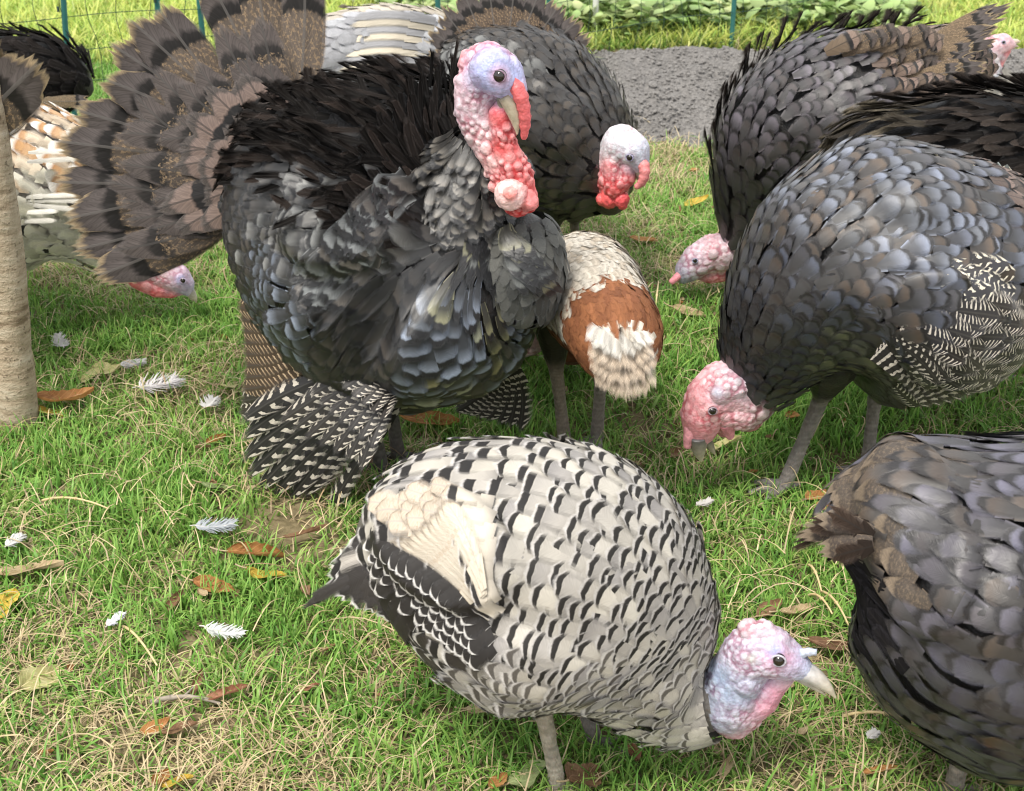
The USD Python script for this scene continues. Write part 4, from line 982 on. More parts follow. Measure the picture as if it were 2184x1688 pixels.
# ------------------------------------------------------------------ 4. dark bronze hen cut off by the right edge
b = Bird('turkey', 'dark bronze hen cut off at the lower right with a purple-grey scaled back', (2130, 1668), -20, 14)
body = b.tube([(1760, 1140, .02), (1825, 1125, .07), (1880, 1125, .112), (1960, 1168, .150), (2080, 1235, .192), (2230, 1310, .20), (2380, 1390, .18), (2500, 1470, .12), (2560, 1530, .08), (2600, 1570, .05)],
              bumps=[(1950, 1150, 120, 230, -14, .022, .2), (2090, 1250, 170, 240, -10, .012, .7), (2080, 1480, 150, 70, 25, .010, .7)], lumpy=.009)
def fn(s, th, rng):
    n = len(s); g = rng.random(n); x, y = body.pix(s, th); j = .10 * rng.standard_normal(n)
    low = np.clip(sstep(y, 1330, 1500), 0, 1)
    mot = inside(x, y, 1905, 1140, 75, 190, -16, j) | inside(x, y, 1960, 985, 120, 55, 5, j)
    panel = inside(x, y, 1962, 1232, 38, 92, -10, j * .6)
    black = inside(x, y, 1880, 1330, 60, 130, -28, j)
    tint = blend((.105, .102, .14), (.058, .050, .050), g)
    tint = np.where((rng.random(n) < .2)[:, None], blend((.085, .065, .052), (.06, .05, .044), g), tint)
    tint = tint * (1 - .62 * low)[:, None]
    tint = np.where(((rng.random(n) < .14) & (y > 1480))[:, None], (.05, .030, .018), tint)
    tint = np.where(mot[:, None], blend((.10, .075, .055), (.06, .05, .042), g), tint)
    mat = np.where(black, 3, np.where(panel, 2, np.where(mot & (g > .35), 1, 0)))
    tint = np.where(black[:, None], (.014, .013, .015), tint)
    return dict(L=.064, W=.038 - .010 * low, lift=.0042, skew=.12 * np.sin(th), round=.34, tint=tint, mat=mat, cup=.10, fringe=.05, mess=.7, twist=.03)
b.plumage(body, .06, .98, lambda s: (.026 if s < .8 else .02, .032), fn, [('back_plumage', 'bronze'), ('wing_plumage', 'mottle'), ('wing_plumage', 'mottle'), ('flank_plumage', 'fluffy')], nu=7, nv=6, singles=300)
q = lambda x, y, o=0.0: b.pt(x, y, o)
b.head([[(q(2590, 1560), .042, (.36, .34, .42), .002), (q(2640, 1520), .038, BL, .002), (q(2680, 1520), .034, (.5, .4, .45), .002), (q(2730, 1545), .018, (.42, .4, .45), 0)]])
b.eye(q(2700, 1522, .026)); b.beak(q(2728, 1545), q(2800, 1590), .0145)
f1, f2 = ground(2030, 1702), ground(2200, 1640)
b.leg(b.loc(-.06, .20, .06), f1 + [.01, .01, .14], f1, b.h, colour=(.24, .205, .175), r=.0105, thigh=.05)
b.leg(b.loc(-.02, .20, -.06), f2 + [-.02, .01, .14], f2, b.h, colour=(.2, .18, .16), r=.0105, thigh=.05)
b.finish_body()
up = unit(b.near * .8 + np.array([0, 0, .6]))
for i, (x, y) in enumerate([(1682, 1162), (1698, 1140), (1712, 1118), (1735, 1098), (1760, 1085), (1742, 1176), (1770, 1190)]):
    b.long('tail_feather', b.pt(1862, 1105 + 10 * i, .09 + .01 * i), b.pt(x, y, .08 + .01 * i), .030, up, 'mottle' if i % 2 else 'fluffy', bow=.05, ragged=.2, rnd=.2, tint=(.045, .03, .022))
b.long('breast_feather', b.pt(2200, 1640, .12), b.pt(2148, 1628, .125), .026, up, 'plain', tint=(.50, .47, .40), rnd=.4, nu=7, label='single cream feather on the dark belly')

# ------------------------------------------------------------------ 5. dark tom behind on the right, head down to the left
b = Bird('turkey', 'dark tom bending to peck with his brown tail raised, behind the grey-bronze bird', (1700, 640), 186, 15)
body = b.tube([(2110, 120, .03), (2050, 140, .08), (1960, 180, .125), (1860, 235, .175), (1770, 280, .195), (1690, 320, .168, .175, .168), (1640, 400, .122), (1605, 470, .082), (1570, 520, .055), (1550, 545, .04)],
              bumps=[(1740, 260, 150, 90, 25, .014, .5), (1640, 330, 60, 120, 0, .010, .7)], lumpy=.010)
def fn(s, th, rng):
    n = len(s); g = rng.random(n)
    ridge = (th < -.35 + .1 * rng.standard_normal(n)) & (s > .2) & (s < .85)
    rear = (s < .36) & ~ridge
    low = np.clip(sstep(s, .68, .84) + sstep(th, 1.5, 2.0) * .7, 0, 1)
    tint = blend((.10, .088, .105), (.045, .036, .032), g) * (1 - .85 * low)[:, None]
    tint = np.where(rear[:, None], blend((.16, .11, .085), (.11, .08, .055), g), tint)
    tint = np.where(ridge[:, None], (.016, .012, .010), tint)
    return dict(L=np.where(ridge, .085, .056), W=np.where(ridge, .020, .033), lift=np.where(ridge, .03, .007), round=.38, tint=tint, mat=np.where(ridge, 1, np.where(rear, 2, 0)), mess=np.where(ridge, 2.5, .8), cup=.15, twist=.03)
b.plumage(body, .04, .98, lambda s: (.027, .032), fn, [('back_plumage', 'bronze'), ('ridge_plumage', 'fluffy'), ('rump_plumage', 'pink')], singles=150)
q = lambda x, y, o=0.0: b.pt(x, y, o)
b.head([[(q(1550, 540), .042, (.42, .34, .38), .002), (q(1520, 540), .040, (.52, .38, .42), .003), (q(1490, 555), .036, (.46, .38, .46), .0016), (q(1468, 575), .028, (.30, .32, .42), .0006), (q(1458, 588), .018, (.28, .28, .36), 0)],
        [(q(1545, 575), .026, (.66, .14, .17), .001), (q(1515, 580), .025, (.66, .15, .19), .001), (q(1490, 585), .012, (.6, .2, .24), 0)]], edge=.0035)
b.eye(q(1482, 556, .032), .0055); b.beak(q(1458, 586), q(1450, 606), .014, colour=(.10, .10, .11), dark=(.06, .06, .07))
b.strand('snood', [q(1462, 575, .006), q(1446, 590, .01), q(1430, 604, .012)], [.010, .009, .006], (.62, .24, .28), n=10)
f1, f2 = ground(1690, 652), ground(1740, 636)
b.leg(b.loc(0, .2, .05), f1 + [.02, 0, .16], f1, b.h, thigh=.05); b.leg(b.loc(-.02, .2, -.05), f2 + [.02, 0, .16], f2, b.h, thigh=.05)
b.finish_body()
tn = unit(b.near + np.array([0, 0, .5]))
for i, (x, y) in enumerate([(2160, 8), (2140, 22), (2148, 40), (2120, 58), (2128, 78), (2095, 98), (2080, 120), (2105, 138), (2060, 150)]):
    b.long('tail_feather', b.pt(1930 - 3 * i, 130 + 7 * i, .05 + .008 * i), b.pt(x, y, .03 + .01 * i), .040, tn, 'fan', bow=.04, curve=.03, ragged=.15, tint=(.13, .09, .05))
for i in range(22):
    x, y = 1850 + b.rng.uniform(-60, 160), 110 + b.rng.uniform(-40, 60)
    b.long('tail_covert', b.pt(x - 45, y + 26, .085), b.pt(x + 35, y - 14, .10), .042, tn, 'pink' if i % 3 == 0 else 'fancovert', bow=.07, ragged=.06, rnd=.3, tint=(.14, .10, .065), nu=9, nv=7)

# ------------------------------------------------------------------ 6. black ruffled tom at the right edge
b = Bird('turkey', 'black ruffled turkey at the right edge, its back feathers hanging loose', (2090, 820), 8, 16)
body = b.tube([(1770, 350, .03), (1815, 350, .08), (1900, 372, .135), (2030, 405, .18), (2180, 420, .19), (2320, 425, .16), (2400, 400, .10), (2440, 380, .05)])
def fn(s, th, rng):
    n = len(s); g = rng.random(n)
    rump = s < .22
    tint = blend((.012, .010, .009), (.055, .043, .036), g ** 2)
    tint = np.where(rump[:, None], blend((.16, .135, .095), (.03, .025, .02), g), tint)
    return dict(L=.085, W=.024, lift=.022, round=.4, tint=tint, mess=2.0, cup=.25, skew=.65 * np.sin(th), twist=.3)
b.plumage(body, .04, .98, lambda s: (.028, .032), fn, [('back_plumage', 'fluffy')], singles=150)
q = lambda x, y, o=0.0: b.pt(x, y, o)
b.head([[(q(2440, 385), .045, (.5, .3, .32), .003), (q(2470, 320), .036, (.55, .45, .46), .003), (q(2490, 270), .036, (.5, .42, .5), .002), (q(2520, 265), .03, B_, 0), (q(2545, 285), .015, (.4, .3, .35), 0)]], edge=.004)
b.eye(q(2520, 262, .026)); b.beak(q(2545, 285), q(2580, 320), .013)
f1, f2 = ground(2060, 830), ground(2110, 815)
b.leg(b.loc(-.02, .22, .06), f1 + [-.02, 0, .16], f1, b.h, thigh=.05); b.leg(b.loc(.0, .22, -.06), f2 + [-.02, 0, .16], f2, b.h, thigh=.05)
b.finish_body()
wn = unit(b.near + np.array([0, 0, .4]))
for i in range(9):
    t = i / 8
    b.long('wing_covert', b.pt(1985 + 150 * t, 318 + 40 * t, .215), b.pt(2000 + 160 * t, 372 + 70 * t, .222), .044, wn, 'steel' if i % 2 else 'spotted', bow=.07, rnd=.35, root_w=.6, tint=(.22, .25, .24), nu=7, nv=6)
for i in range(10):
    t = i / 9
    b.long('wing_feather', b.pt(2120 + 60 * t, 400 + 20 * t, .215), b.pt(2165 + 25 * t, 560 + 60 * t, .215), .042, wn, 'primary', bow=.05, rnd=.3, root_w=.6)

# ------------------------------------------------------------------ 7. far bird, only its head showing at the right
b = Bird('turkey', 'far pale-necked turkey with its head up at the top right corner', (2080, 330), 10, 17)
body = b.tube([(1930, 215, .03), (1975, 205, .09), (2040, 205, .125), (2100, 205, .10), (2120, 190, .07), (2108, 160, .042), (2108, 140, .032)])
fpale = lambda s, th, rng: dict(L=.06, W=.034, lift=.007, round=.4, tint=blend((.34, .31, .26), (.22, .21, .19), rng.random(len(s))), cup=.15)
b.plumage(body, .04, .95, lambda s: (.026, .032), fpale, [('back_plumage', 'plain')])
q = lambda x, y, o=0.0: b.pt(x, y, o)
b.head([[(q(2108, 170), .040, (.40, .42, .44), .001), (q(2105, 130), .032, (.45, .46, .49), .002), (q(2118, 100), .030, (.55, .42, .46), .002), (q(2138, 92), .026, (.56, .36, .40), 0), (q(2158, 96), .012, (.5, .36, .38), 0)],
        [(q(2145, 108), .014, (.64, .16, .18), 0), (q(2130, 135), .013, (.66, .12, .13), .001), (q(2125, 165), .010, (.66, .14, .14), 0)]], edge=.004)
b.eye(q(2140, 90, .024), .005); b.beak(q(2155, 94), q(2176, 88), .010, droop=.3, colour=(.45, .33, .32), dark=(.4, .25, .25), gape=.3)
f1, f2 = ground(2070, 335), ground(2095, 326)
b.leg(b.loc(-.02, .2, .05), f1 + [-.02, 0, .14], f1, b.h); b.leg(b.loc(0, .2, -.05), f2 + [-.02, 0, .14], f2, b.h)
b.finish_body()

# ------------------------------------------------------------------ 8. dark tom behind the big one
b = Bird('turkey', 'dark tom with white crown and red wattle standing behind the displaying tom', (1215, 620), -36, 18)
body = b.tube([(960, 150, .05), (1005, 165, .105), (1070, 205, .155), (1140, 255, .172), (1200, 305, .158), (1255, 358, .125), (1302, 400, .080), (1325, 425, .045)],
              bumps=[(1180, 260, 110, 90, 30, .016, .4), (1290, 330, 60, 90, 0, .012, .6)], lumpy=.010)
def fn(s, th, rng):
    n = len(s); g = rng.random(n)
    wing = (th > .5) & (th < 1.5) & (s < .55)
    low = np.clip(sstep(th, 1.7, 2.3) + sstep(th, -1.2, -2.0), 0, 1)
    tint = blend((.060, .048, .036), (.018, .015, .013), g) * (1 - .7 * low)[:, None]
    tint = np.where(wing[:, None], blend((.20, .205, .20), (.10, .10, .095), g), tint)
    return dict(L=.056, W=.028, lift=.009, round=.42, tint=tint, cup=.15, mess=1.2, skew=.2 * np.sin(th))
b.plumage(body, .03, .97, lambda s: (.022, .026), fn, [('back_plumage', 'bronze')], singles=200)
q = lambda x, y, o=0.05: b.pt(x, y, o)
WH = (.60, .62, .66)
b.head([[(q(1300, 420, .0), .040, (.05, .04, .04), 0), (q(1305, 380), .036, (.64, .15, .15), .003), (q(1312, 335), .036, (.60, .50, .52), .002), (q(1325, 308), .040, WH, .0016), (q(1350, 320), .034, (.52, .55, .64), .0008), (q(1362, 345), .022, (.50, .50, .60), 0), (q(1366, 358), .014, (.5, .4, .45), 0)],
        [(q(1305, 350, .075), .018, (.66, .12, .12), .002), (q(1310, 400, .075), .022, (.66, .10, .10), .003), (q(1335, 380, .06), .020, (.66, .12, .13), .001), (q(1340, 350, .06), .016, (.6, .2, .25), 0)],
        [(q(1335, 288, .05), .018, (.62, .30, .28), .003)]], edge=.0033, extra_paint=[(q(1335, 312, .09), .008, (.3, .3, .34))])
b.eye(q(1344, 336, .086), .0075, (.30, .27, .40))
b.beak(q(1360, 352), q(1372, 395), .014, droop=.2, colour=(.33, .30, .26), down=-b.h + np.array([0, 0, -.3]))
b.strand('snood', [q(1362, 342), q(1374, 358, .06), q(1373, 380, .065), q(1355, 399, .07)], [.012, .012, .010, .006], (.64, .22, .22), bumpy=.08)
b.lumps('wattle', [[(q(1300, 425, .075), .020, (.66, .10, .10)), (q(1302, 405, .07), .018, (.66, .12, .12))], [(q(1325, 425, .07), .017, (.66, .09, .10)), (q(1328, 438, .07), .010, (.66, .10, .10))], [(q(1285, 425, .08), .014, (.66, .12, .12))]])
f1, f2 = ground(1200, 628), ground(1240, 616)
b.leg(b.loc(-.02, .22, .06), f1 + [-.02, 0, .16], f1, b.h, thigh=.05); b.leg(b.loc(.0, .22, -.06), f2 + [-.02, 0, .16], f2, b.h, thigh=.05)
b.finish_body()
tn = unit(np.array([.2, -.9, .4]))
fc8 = b.pt(1075, 170, -.02)
f8 = lambda x, y, d=0: on_plane(x, y, fc8 + tn * d, tn)
for i, (x, y) in enumerate([(905, 118), (915, 60), (940, 15), (985, -25), (1040, -45), (1100, -48), (1155, -30), (1200, 0), (1240, 38), (1262, 75)]):
    b.long('tail_feather', f8(1075, 185, -.004 * i), f8(x, y, -.004 * i), .060, tn, 'fan', bow=-.03, rnd=.15, ragged=.08, tint=(.075, .052, .036), nu=15)
for i in range(26):
    a = math.radians(b.rng.uniform(35, 160)); r_ = b.rng.uniform(60, 120)
    b.long('tail_covert', f8(1075 + 20 * math.cos(a), 185 - 20 * math.sin(a), .012), f8(1075 + r_ * 1.2 * math.cos(a), 185 - r_ * math.sin(a), .02 + .001 * i), .046, tn, 'fancovert' if i % 2 else 'pink', bow=.06, rnd=.25, ragged=.05, tint=(.09, .06, .042), nu=9, nv=8)

# ------------------------------------------------------------------ 9. pale grey bird at the top
b = Bird('turkey', 'pale grey and cream turkey standing far behind, only its arched back in view', (800, 335), 4, 19)
body = b.tube([(610, 190, .04), (650, 165, .09), (720, 145, .135), (810, 135, .150), (900, 140, .15), (990, 165, .12), (1040, 190, .07), (1060, 200, .04)], colour=(.1, .1, .1))
def fn(s, th, rng):
    n = len(s); g = rng.random(n)
    t = np.where(((th < .25) & (s > .25))[:, None], blend((.50, .45, .36), (.36, .32, .27), g), blend((.42, .43, .45), (.26, .26, .28), g))
    return dict(L=.07, W=.036, lift=.006, round=.4, tint=t, cup=.15)
b.plumage(body, .04, .97, lambda s: (.029, .034), fn, [('back_plumage', 'plain')], singles=120)
q = lambda x, y, o=0.0: b.pt(x, y, o)
b.head([[(q(1055, 195), .045, (.4, .4, .44), .001), (q(1085, 240), .036, BL, .002), (q(1110, 275), .034, (.5, .4, .45), .002), (q(1130, 300), .016, (.42, .4, .45), 0)]], edge=.004)
b.eye(q(1115, 278, .026)); b.beak(q(1130, 300), q(1145, 335), .012)
f1, f2 = ground(790, 340), ground(820, 330)
b.leg(b.loc(-.02, .2, .05), f1 + [-.02, 0, .15], f1, b.h); b.leg(b.loc(0, .2, -.05), f2 + [-.02, 0, .15], f2, b.h)
b.finish_body()
for i in range(8):
    t = i / 7
    b.long('wing_feather', b.pt(930 - 4 * i, 45 + 14 * i, .085 + .01 * i), b.pt(745 - 4 * i, 40 + 16 * i, .075 + .01 * i), .034, unit(b.near + np.array([0, 0, 1.0])), 'plain', bow=.12, rnd=.3, root_w=.7, tint=(.48, .43, .34) if i % 2 else (.24, .24, .25))

# ------------------------------------------------------------------ 10. chestnut and white bird seen from behind
b = Bird('turkey', 'chestnut and white turkey seen from behind, its pale tail hanging down', (1240, 948), 108, 20)
X = 'X'
body = b.tube([(X, -.37, 1336, 775, .03), (X, -.31, 1320, 735, .062), (X, -.21, 1296, 682, .074), (X, -.09, 1266, 638, .086), (X, .04, 1246, 612, .090), (X, .15, 1232, 612, .080), (X, .22, 1225, 650, .07), (X, .26, 1222, 760, .045)], colour=(.09, .045, .022))
def fn(s, th, rng):
    n = len(s); g = rng.random(n)
    white = ((s > .19 + .012 * rng.standard_normal(n)) & (s < .62)) & (np.abs(th) < 2.0)
    tail = s < .05
    ch = blend((.26, .105, .045), (.17, .065, .03), g)
    wt = blend((.56, .52, .45), (.48, .41, .32), g ** 2)
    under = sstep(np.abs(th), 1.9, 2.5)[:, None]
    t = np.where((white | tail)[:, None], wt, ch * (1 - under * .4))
    return dict(L=.046, W=.020, lift=.0014, round=.5, tint=t, mess=1.0, cup=.12, twist=.04, fringe=.09, vary=.12)
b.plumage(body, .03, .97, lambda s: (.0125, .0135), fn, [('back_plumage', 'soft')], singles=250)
b.head([[(b.loc(.27, .17, 0), .045, (.4, .3, .32), .002), (b.loc(.30, .08, 0), .036, (.5, .35, .38), .002), (b.loc(.34, .05, 0), .03, (.4, .36, .45), 0), (b.loc(.37, .03, 0), .014, (.4, .3, .3), 0)]], edge=.004)
b.eye(b.loc(.345, .055, .027)); b.beak(b.loc(.37, .03, 0), b.loc(.41, .015, 0), .012)
f1, f2 = ground(1204, 950), ground(1272, 944)
b.leg(b.loc(-.01, .28, .0) + [-.06, 0, 0], f1 + [-.018, -.02, .165], f1, -b.h, colour=(.20, .165, .14), r=.0105, thigh=.045)
b.leg(b.loc(.02, .28, .0) + [.05, 0, 0], f2 + [.005, -.02, .165], f2, -b.h + np.array([-.8, 0, 0]), colour=(.19, .165, .15), r=.0105, thigh=.045)
b.finish_body()
tup = unit(-b.h * .8 + np.array([0, 0, .6]))
bx = lambda x, px, py: on_plane(px, py, b.G + x * b.h, b.h)
for layer, (n, ry, rx, ty, tx, sp) in enumerate(((13, 740, -.30, 862, -.42, 62), (13, 724, -.31, 832, -.415, 62), (12, 706, -.31, 800, -.407, 58), (11, 698, -.305, 768, -.40, 54))):
    for i in range(n):
        a = i / (n - 1) * 2 - 1
        b.long('tail_feather' if layer < 2 else 'tail_covert', bx(rx, 1312 + a * sp * .7, ry), bx(tx - .004 * layer, 1334 + a * sp * (1.0 + .1 * layer) - 5 * layer, ty - 30 * a * a + b.rng.normal(0, 5)), .026, tup, 'bufftail' if layer < 3 else 'soft', bow=.08, curve=b.rng.normal(0, .03), rnd=.5, ragged=.06, root_w=.5, tint=np.array((.60, .57, .51)) * b.rng.uniform(.92, 1.05), nu=9, nv=9)

# ------------------------------------------------------------------ 11. white and rust bird on the left
b = Bird('turkey', 'white and rust speckled turkey behind the pole, red head lowered under the fan', (60, 690), -4, 21)
body = b.tube([(-260, 360, .04), (-190, 365, .10), (-90, 380, .155), (20, 392, .170, .168, .170), (120, 415, .155), (200, 460, .115), (250, 515, .08), (290, 555, .055), (310, 570, .04)], colour=(.3, .28, .25))
def fn(s, th, rng):
    n = len(s); g = rng.random(n)
    up_ = (th < 1.05 + .15 * rng.standard_normal(n))
    t = np.where(up_[:, None], blend((.55, .48, .38), (.45, .27, .13), g), blend((.60, .58, .50), (.48, .46, .36), g))
    sp = (rng.random(n) < .13) & ~up_
    return dict(L=.06, W=.036, lift=.006, round=.38, tint=t, mat=np.where(up_ & (g > .35), 0, np.where(sp, 2, 1)), cup=.15)
b.plumage(body, .04, .97, lambda s: (.027, .033), fn, [('back_plumage', 'rust'), ('belly_plumage', 'soft'), ('belly_plumage', 'cream')], singles=150)
q = lambda x, y, o=0.0: b.pt(x, y, o)
b.head([[(q(310, 570), .040, (.55, .40, .42), .002), (q(345, 585), .034, (.60, .38, .42), .002), (q(374, 592), .031, (.52, .40, .50), .001), (q(392, 606), .022, (.40, .36, .50), 0), (q(401, 620), .012, (.4, .36, .42), 0)],
        [(q(300, 588, .012), .030, (.64, .08, .07), .0006), (q(335, 612, .012), .022, (.66, .05, .045), .0006), (q(365, 622, .008), .014, (.66, .06, .05), .0004), (q(385, 622, .004), .008, (.62, .12, .12), 0)]], edge=.0033, extra_paint=[(q(388, 598, .028), .013, (.36, .38, .60))])
b.eye(q(391, 598, .024), .006, (.42, .34, .46)); b.beak(q(400, 618), q(420, 645), .010, colour=(.40, .37, .36), dark=(.36, .32, .30))
f1, f2 = ground(30, 700), ground(48, 684)
b.leg(b.loc(-.02, .22, .04), f1 + [-.02, 0, .16], f1, b.h, thigh=.05); b.leg(b.loc(.0, .22, -.04), f2 + [-.02, 0, .16], f2, b.h, thigh=.05)
b.finish_body()
for i, (x0, y0, x1, y1) in enumerate([(100, 330, 178, 322), (98, 350, 176, 338), (95, 425, 182, 415), (100, 432, 186, 428), (96, 440, 170, 448), (60, 460, 130, 450), (62, 478, 126, 470)]):
    b.long('wing_feather', b.pt(x0 - 40, y0 - 4, .15), b.pt(x1, y1, .175), .013, unit(b.near + [0, 0, .4]), 'plain', tint=(.70, .68, .62), rnd=.2, nu=5, nv=7, bow=.04)

# ------------------------------------------------------------------ 12. black bird far left, and 13. the bird whose tail feather hangs in at the left edge
b = Bird('turkey', 'shaggy black turkey far behind the pole at the upper left', (60, 400), 6, 22)
body = b.tube([(-240, 190, .03), (-180, 180, .08), (-90, 172, .11), (10, 165, .112), (90, 165, .105), (150, 178, .082), (185, 192, .045), (198, 198, .02)])
fblk = lambda s, th, rng: dict(L=.07, W=.024, lift=.016, round=.3, tint=blend((.008, .007, .007), (.02, .016, .014), rng.random(len(s))), mess=2.2, cup=.2, twist=.2)
b.plumage(body, .03, .98, lambda s: (.024, .028), fblk, [('back_plumage', 'fluffy')])
q = lambda x, y, o=0.0: b.pt(x, y, o)
b.head([[(q(165, 185, -.1), .04, (.3, .2, .22), .002), (q(190, 150, -.25), .034, (.5, .4, .45), .002), (q(205, 150, -.25), .028, B_, 0), (q(215, 158, -.25), .013, (.4, .3, .35), 0)]], edge=.005) if False else None
f1, f2 = ground(40, 405), ground(70, 396)
b.leg(b.loc(-.02, .2, .05), f1 + [-.02, 0, .15], f1, b.h); b.leg(b.loc(0, .2, -.05), f2 + [-.02, 0, .15], f2, b.h)
b.finish_body()
b.long('wing_feather', b.pt(70, 218, .12), b.pt(196, 216, .11), .034, unit(b.near + [0, 0, .3]), 'fan', bow=.04, ragged=.12, tint=(.16, .12, .07))

b = Bird('turkey', 'turkey beyond the left edge, one dark tail feather with tan fringe in view', (-330, 860), 170, 23)
body = b.tube([(-140, 330, .05), (-200, 350, .12), (-300, 400, .17), (-400, 420, .16), (-480, 430, .08), (-500, 430, .03)])
b.plumage(body, .04, .98, lambda s: (.03, .036), fblk, [('back_plumage', 'fluffy')])
f1, f2 = ground(-350, 870), ground(-310, 850)
b.leg(b.loc(0, .2, .05), f1 + [.02, 0, .15], f1, b.h); b.leg(b.loc(0, .2, -.05), f2 + [.02, 0, .15], f2, b.h)
b.finish_body()
tn = unit(np.array([.25, -.95, .2]))
for i, (x, y) in enumerate([(-10, 62), (88, 128), (60, 330 - 200 + 70)][:2]):
    b.long('tail_feather', b.pt(-190 + 6 * i, 400, .02 * i), b.pt(x, y, .02 * i), .125 - .02 * (1 - i), tn, 'fan', bow=.03, ragged=.04, rnd=.2, nu=25, nv=16, tint=(.07, .055, .042), root_w=.3, wide_at=.7)

# ------------------------------------------------------------------ pole, fence, leaves, loose feathers, straw
rng = np.random.default_rng(77)
def bark_mat():
    g = Graph()
    tc = g.add('texture_coordinate')
    mp = g.add('mapping', {'scale': (14.0, 14.0, 60.0)}, vector=tc + '.object') + '.vector'
    n1 = g.add('noise_texture', {'scale': 1.0, 'detail': 5.0, 'roughness': .65}, vector=mp) + '.fac'
    n2 = g.add('noise_texture', {'scale': 110.0, 'detail': 4.0, 'roughness': .7}, vector=tc + '.object') + '.fac'
    n3 = g.add('noise_texture', {'scale': 7.0, 'detail': 3.0}, vector=tc + '.object') + '.fac'
    c = g.add('rgb_ramp', {'ramp': [(.34, (.17, .125, .08)), (.46, (.34, .27, .19)), (.6, (.42, .35, .26)), (.72, (.50, .44, .35))]}, fac=n1) + '.color'
    c = g.mix(g.add('map_range', {'from_min': .58, 'from_max': .66, 'to_max': .75, 'clamp': True}, value=n2) + '.result', c, (.10, .075, .05))
    c = g.mix(g.add('map_range', {'from_min': .5, 'from_max': .7, 'to_max': .5, 'clamp': True}, value=n3) + '.result', c, (.24, .22, .15))
    bmp = g.add('bump', {'strength': .7, 'distance': .006}, height=g.math('add', n1, n2)) + '.normal'
    return g.make('smooth_bark', g.add('principled_bsdf', {'roughness': .8, 'specular_ior_level': .2}, base_color=c, normal=bmp) + '.BSDF')
M['bark'] = bark_mat()
base, top = ground(42, 912), None
axis_n = unit(np.array([0.05, -1.0, 0]))
top = on_plane(-32, 200, base, axis_n)
drn = unit(top - base)
path = thing('wooden_pole', 'tan smooth-barked leaning pole standing in the grass at the left edge', 'pole', base)
t = np.linspace(-.04, 1.75, 90)
rad = .0345 - .0062 * t + .0012 * np.sin(t * 23) + .0007 * np.sin(t * 61 + 1)
rad[0:3] += .002
v, f = sweep(t[:, None] * drn + .004 * np.stack([np.sin(t * 5), 0 * t, 0 * t], 1), rad, 28)
v = v + vertex_normals(v, f) * ((meshkit.fbm(v * np.array([40, 40, 14]), 3, 5) - .5) * .006)[:, None]
put(path, 'trunk', v, f, M['bark'])
for k_, (zz, ang) in enumerate(((.52, -1.9), (.83, -1.2), (.30, -2.2))):
    c = zz * drn + .030 * np.array([math.cos(ang), math.sin(ang), 0])
    v, f = sweep([c - .008 * np.array([math.cos(ang), math.sin(ang), 0]), c, c + .005 * np.array([math.cos(ang), math.sin(ang), 0])], [.013, .011, .006], 12)
    put(path, 'knot', v, f, M['bark'])

# net fence: green posts, dark string netting
M['post_green'] = simple('green_plastic_post', (.02, .10, .095), rough=.4, noise=(30.0, (.03, .13, .12)))
M['post_white'] = simple('white_plastic_post', (.62, .62, .60), rough=.45, noise=(20.0, (.5, .5, .47)))
M['net'] = simple('dark_net_string', (.02, .045, .035), rough=.7)
A, B = ground(140, 285), ground(1558, 104)
A[2] = B[2] = 0
d_ = unit(B - A); FL = np.linalg.norm(B - A)
def fence_at(px):
    n = np.cross([0, 0, 1.0], d_)
    p = on_plane(px, 120, A, n)
    return float((p - A) @ d_)
path = thing('net_fence', 'green garden net fence with thin posts running behind the flock', 'fence', A)
loc_ = lambda u, z: d_ * u + np.array([0, 0, z])
posts = [fence_at(x) for x in (-420, 140, 345, 437, 940, 1170, 1558, 1838, 2170)]
for u in posts:
    lean = rng.normal(0, .012, 2)
    v, f = sweep([loc_(u, -.08), loc_(u, .3) + [lean[0] * .3, 0, 0], loc_(u, .62) + [lean[0], 0, 0], loc_(u, 1.05) + [lean[0] * 1.4, 0, 0]], [.0085, .0085, .008, .0065], 10)
    p = put(path, 'post', v, f, M['post_green'])
    for z in (.35, .7, 1.0):
        v, f = sweep([loc_(u, z) + [0, -.012, 0], loc_(u, z) + [0, -.010, .006], loc_(u, z) + [0, -.012, .014]], .004, 6)
        put(str(p.GetPath()), 'clip', v, f, M['net'])
strings = []
U0, U1 = posts[0], posts[-1]
for k_ in range(11):
    z0 = .03 + .1 * k_
    u = np.linspace(U0, U1, 150)
    sag = .012 * np.sin(u * 2.3 + k_) + .006 * np.sin(u * 9 + 2 * k_)
    strings.append(sweep(np.stack([A[0] * 0 + d_[0] * u, d_[1] * u + .01 * np.sin(u * 4 + k_), z0 + sag], 1), .0011, 4))
for u in np.arange(U0, U1, .085):
    z = np.linspace(.02, 1.04, 22)
    w = .016 * np.sin(z * 7 + u * 13) + .006 * np.sin(z * 31 + u * 5)
    strings.append(sweep(np.stack([d_[0] * (u + w), d_[1] * (u + w) + .01 * np.sin(z * 9 + u), z], 1), .0010, 4))
v, f = merge(strings)
put(path, 'netting', v, f, M['net'], kind='stuff')
wp_ = ground(1268, 84)
path = thing('white_post', 'thin white post standing in the grass just beyond the gravel path', 'post', wp_)
v, f = sweep([(0, 0, -.05), (.003, 0, .3), (0, 0, .62), (0, 0, .95)], [.0105, .0105, .010, .010], 12); put(path, 'shaft', v, f, M['post_white'])
v, f = sweep([(0, 0, .95), (0, 0, .975), (0, 0, .98)], [.0125, .012, .004], 12); put(path, 'cap', v, f, M['post_green'])

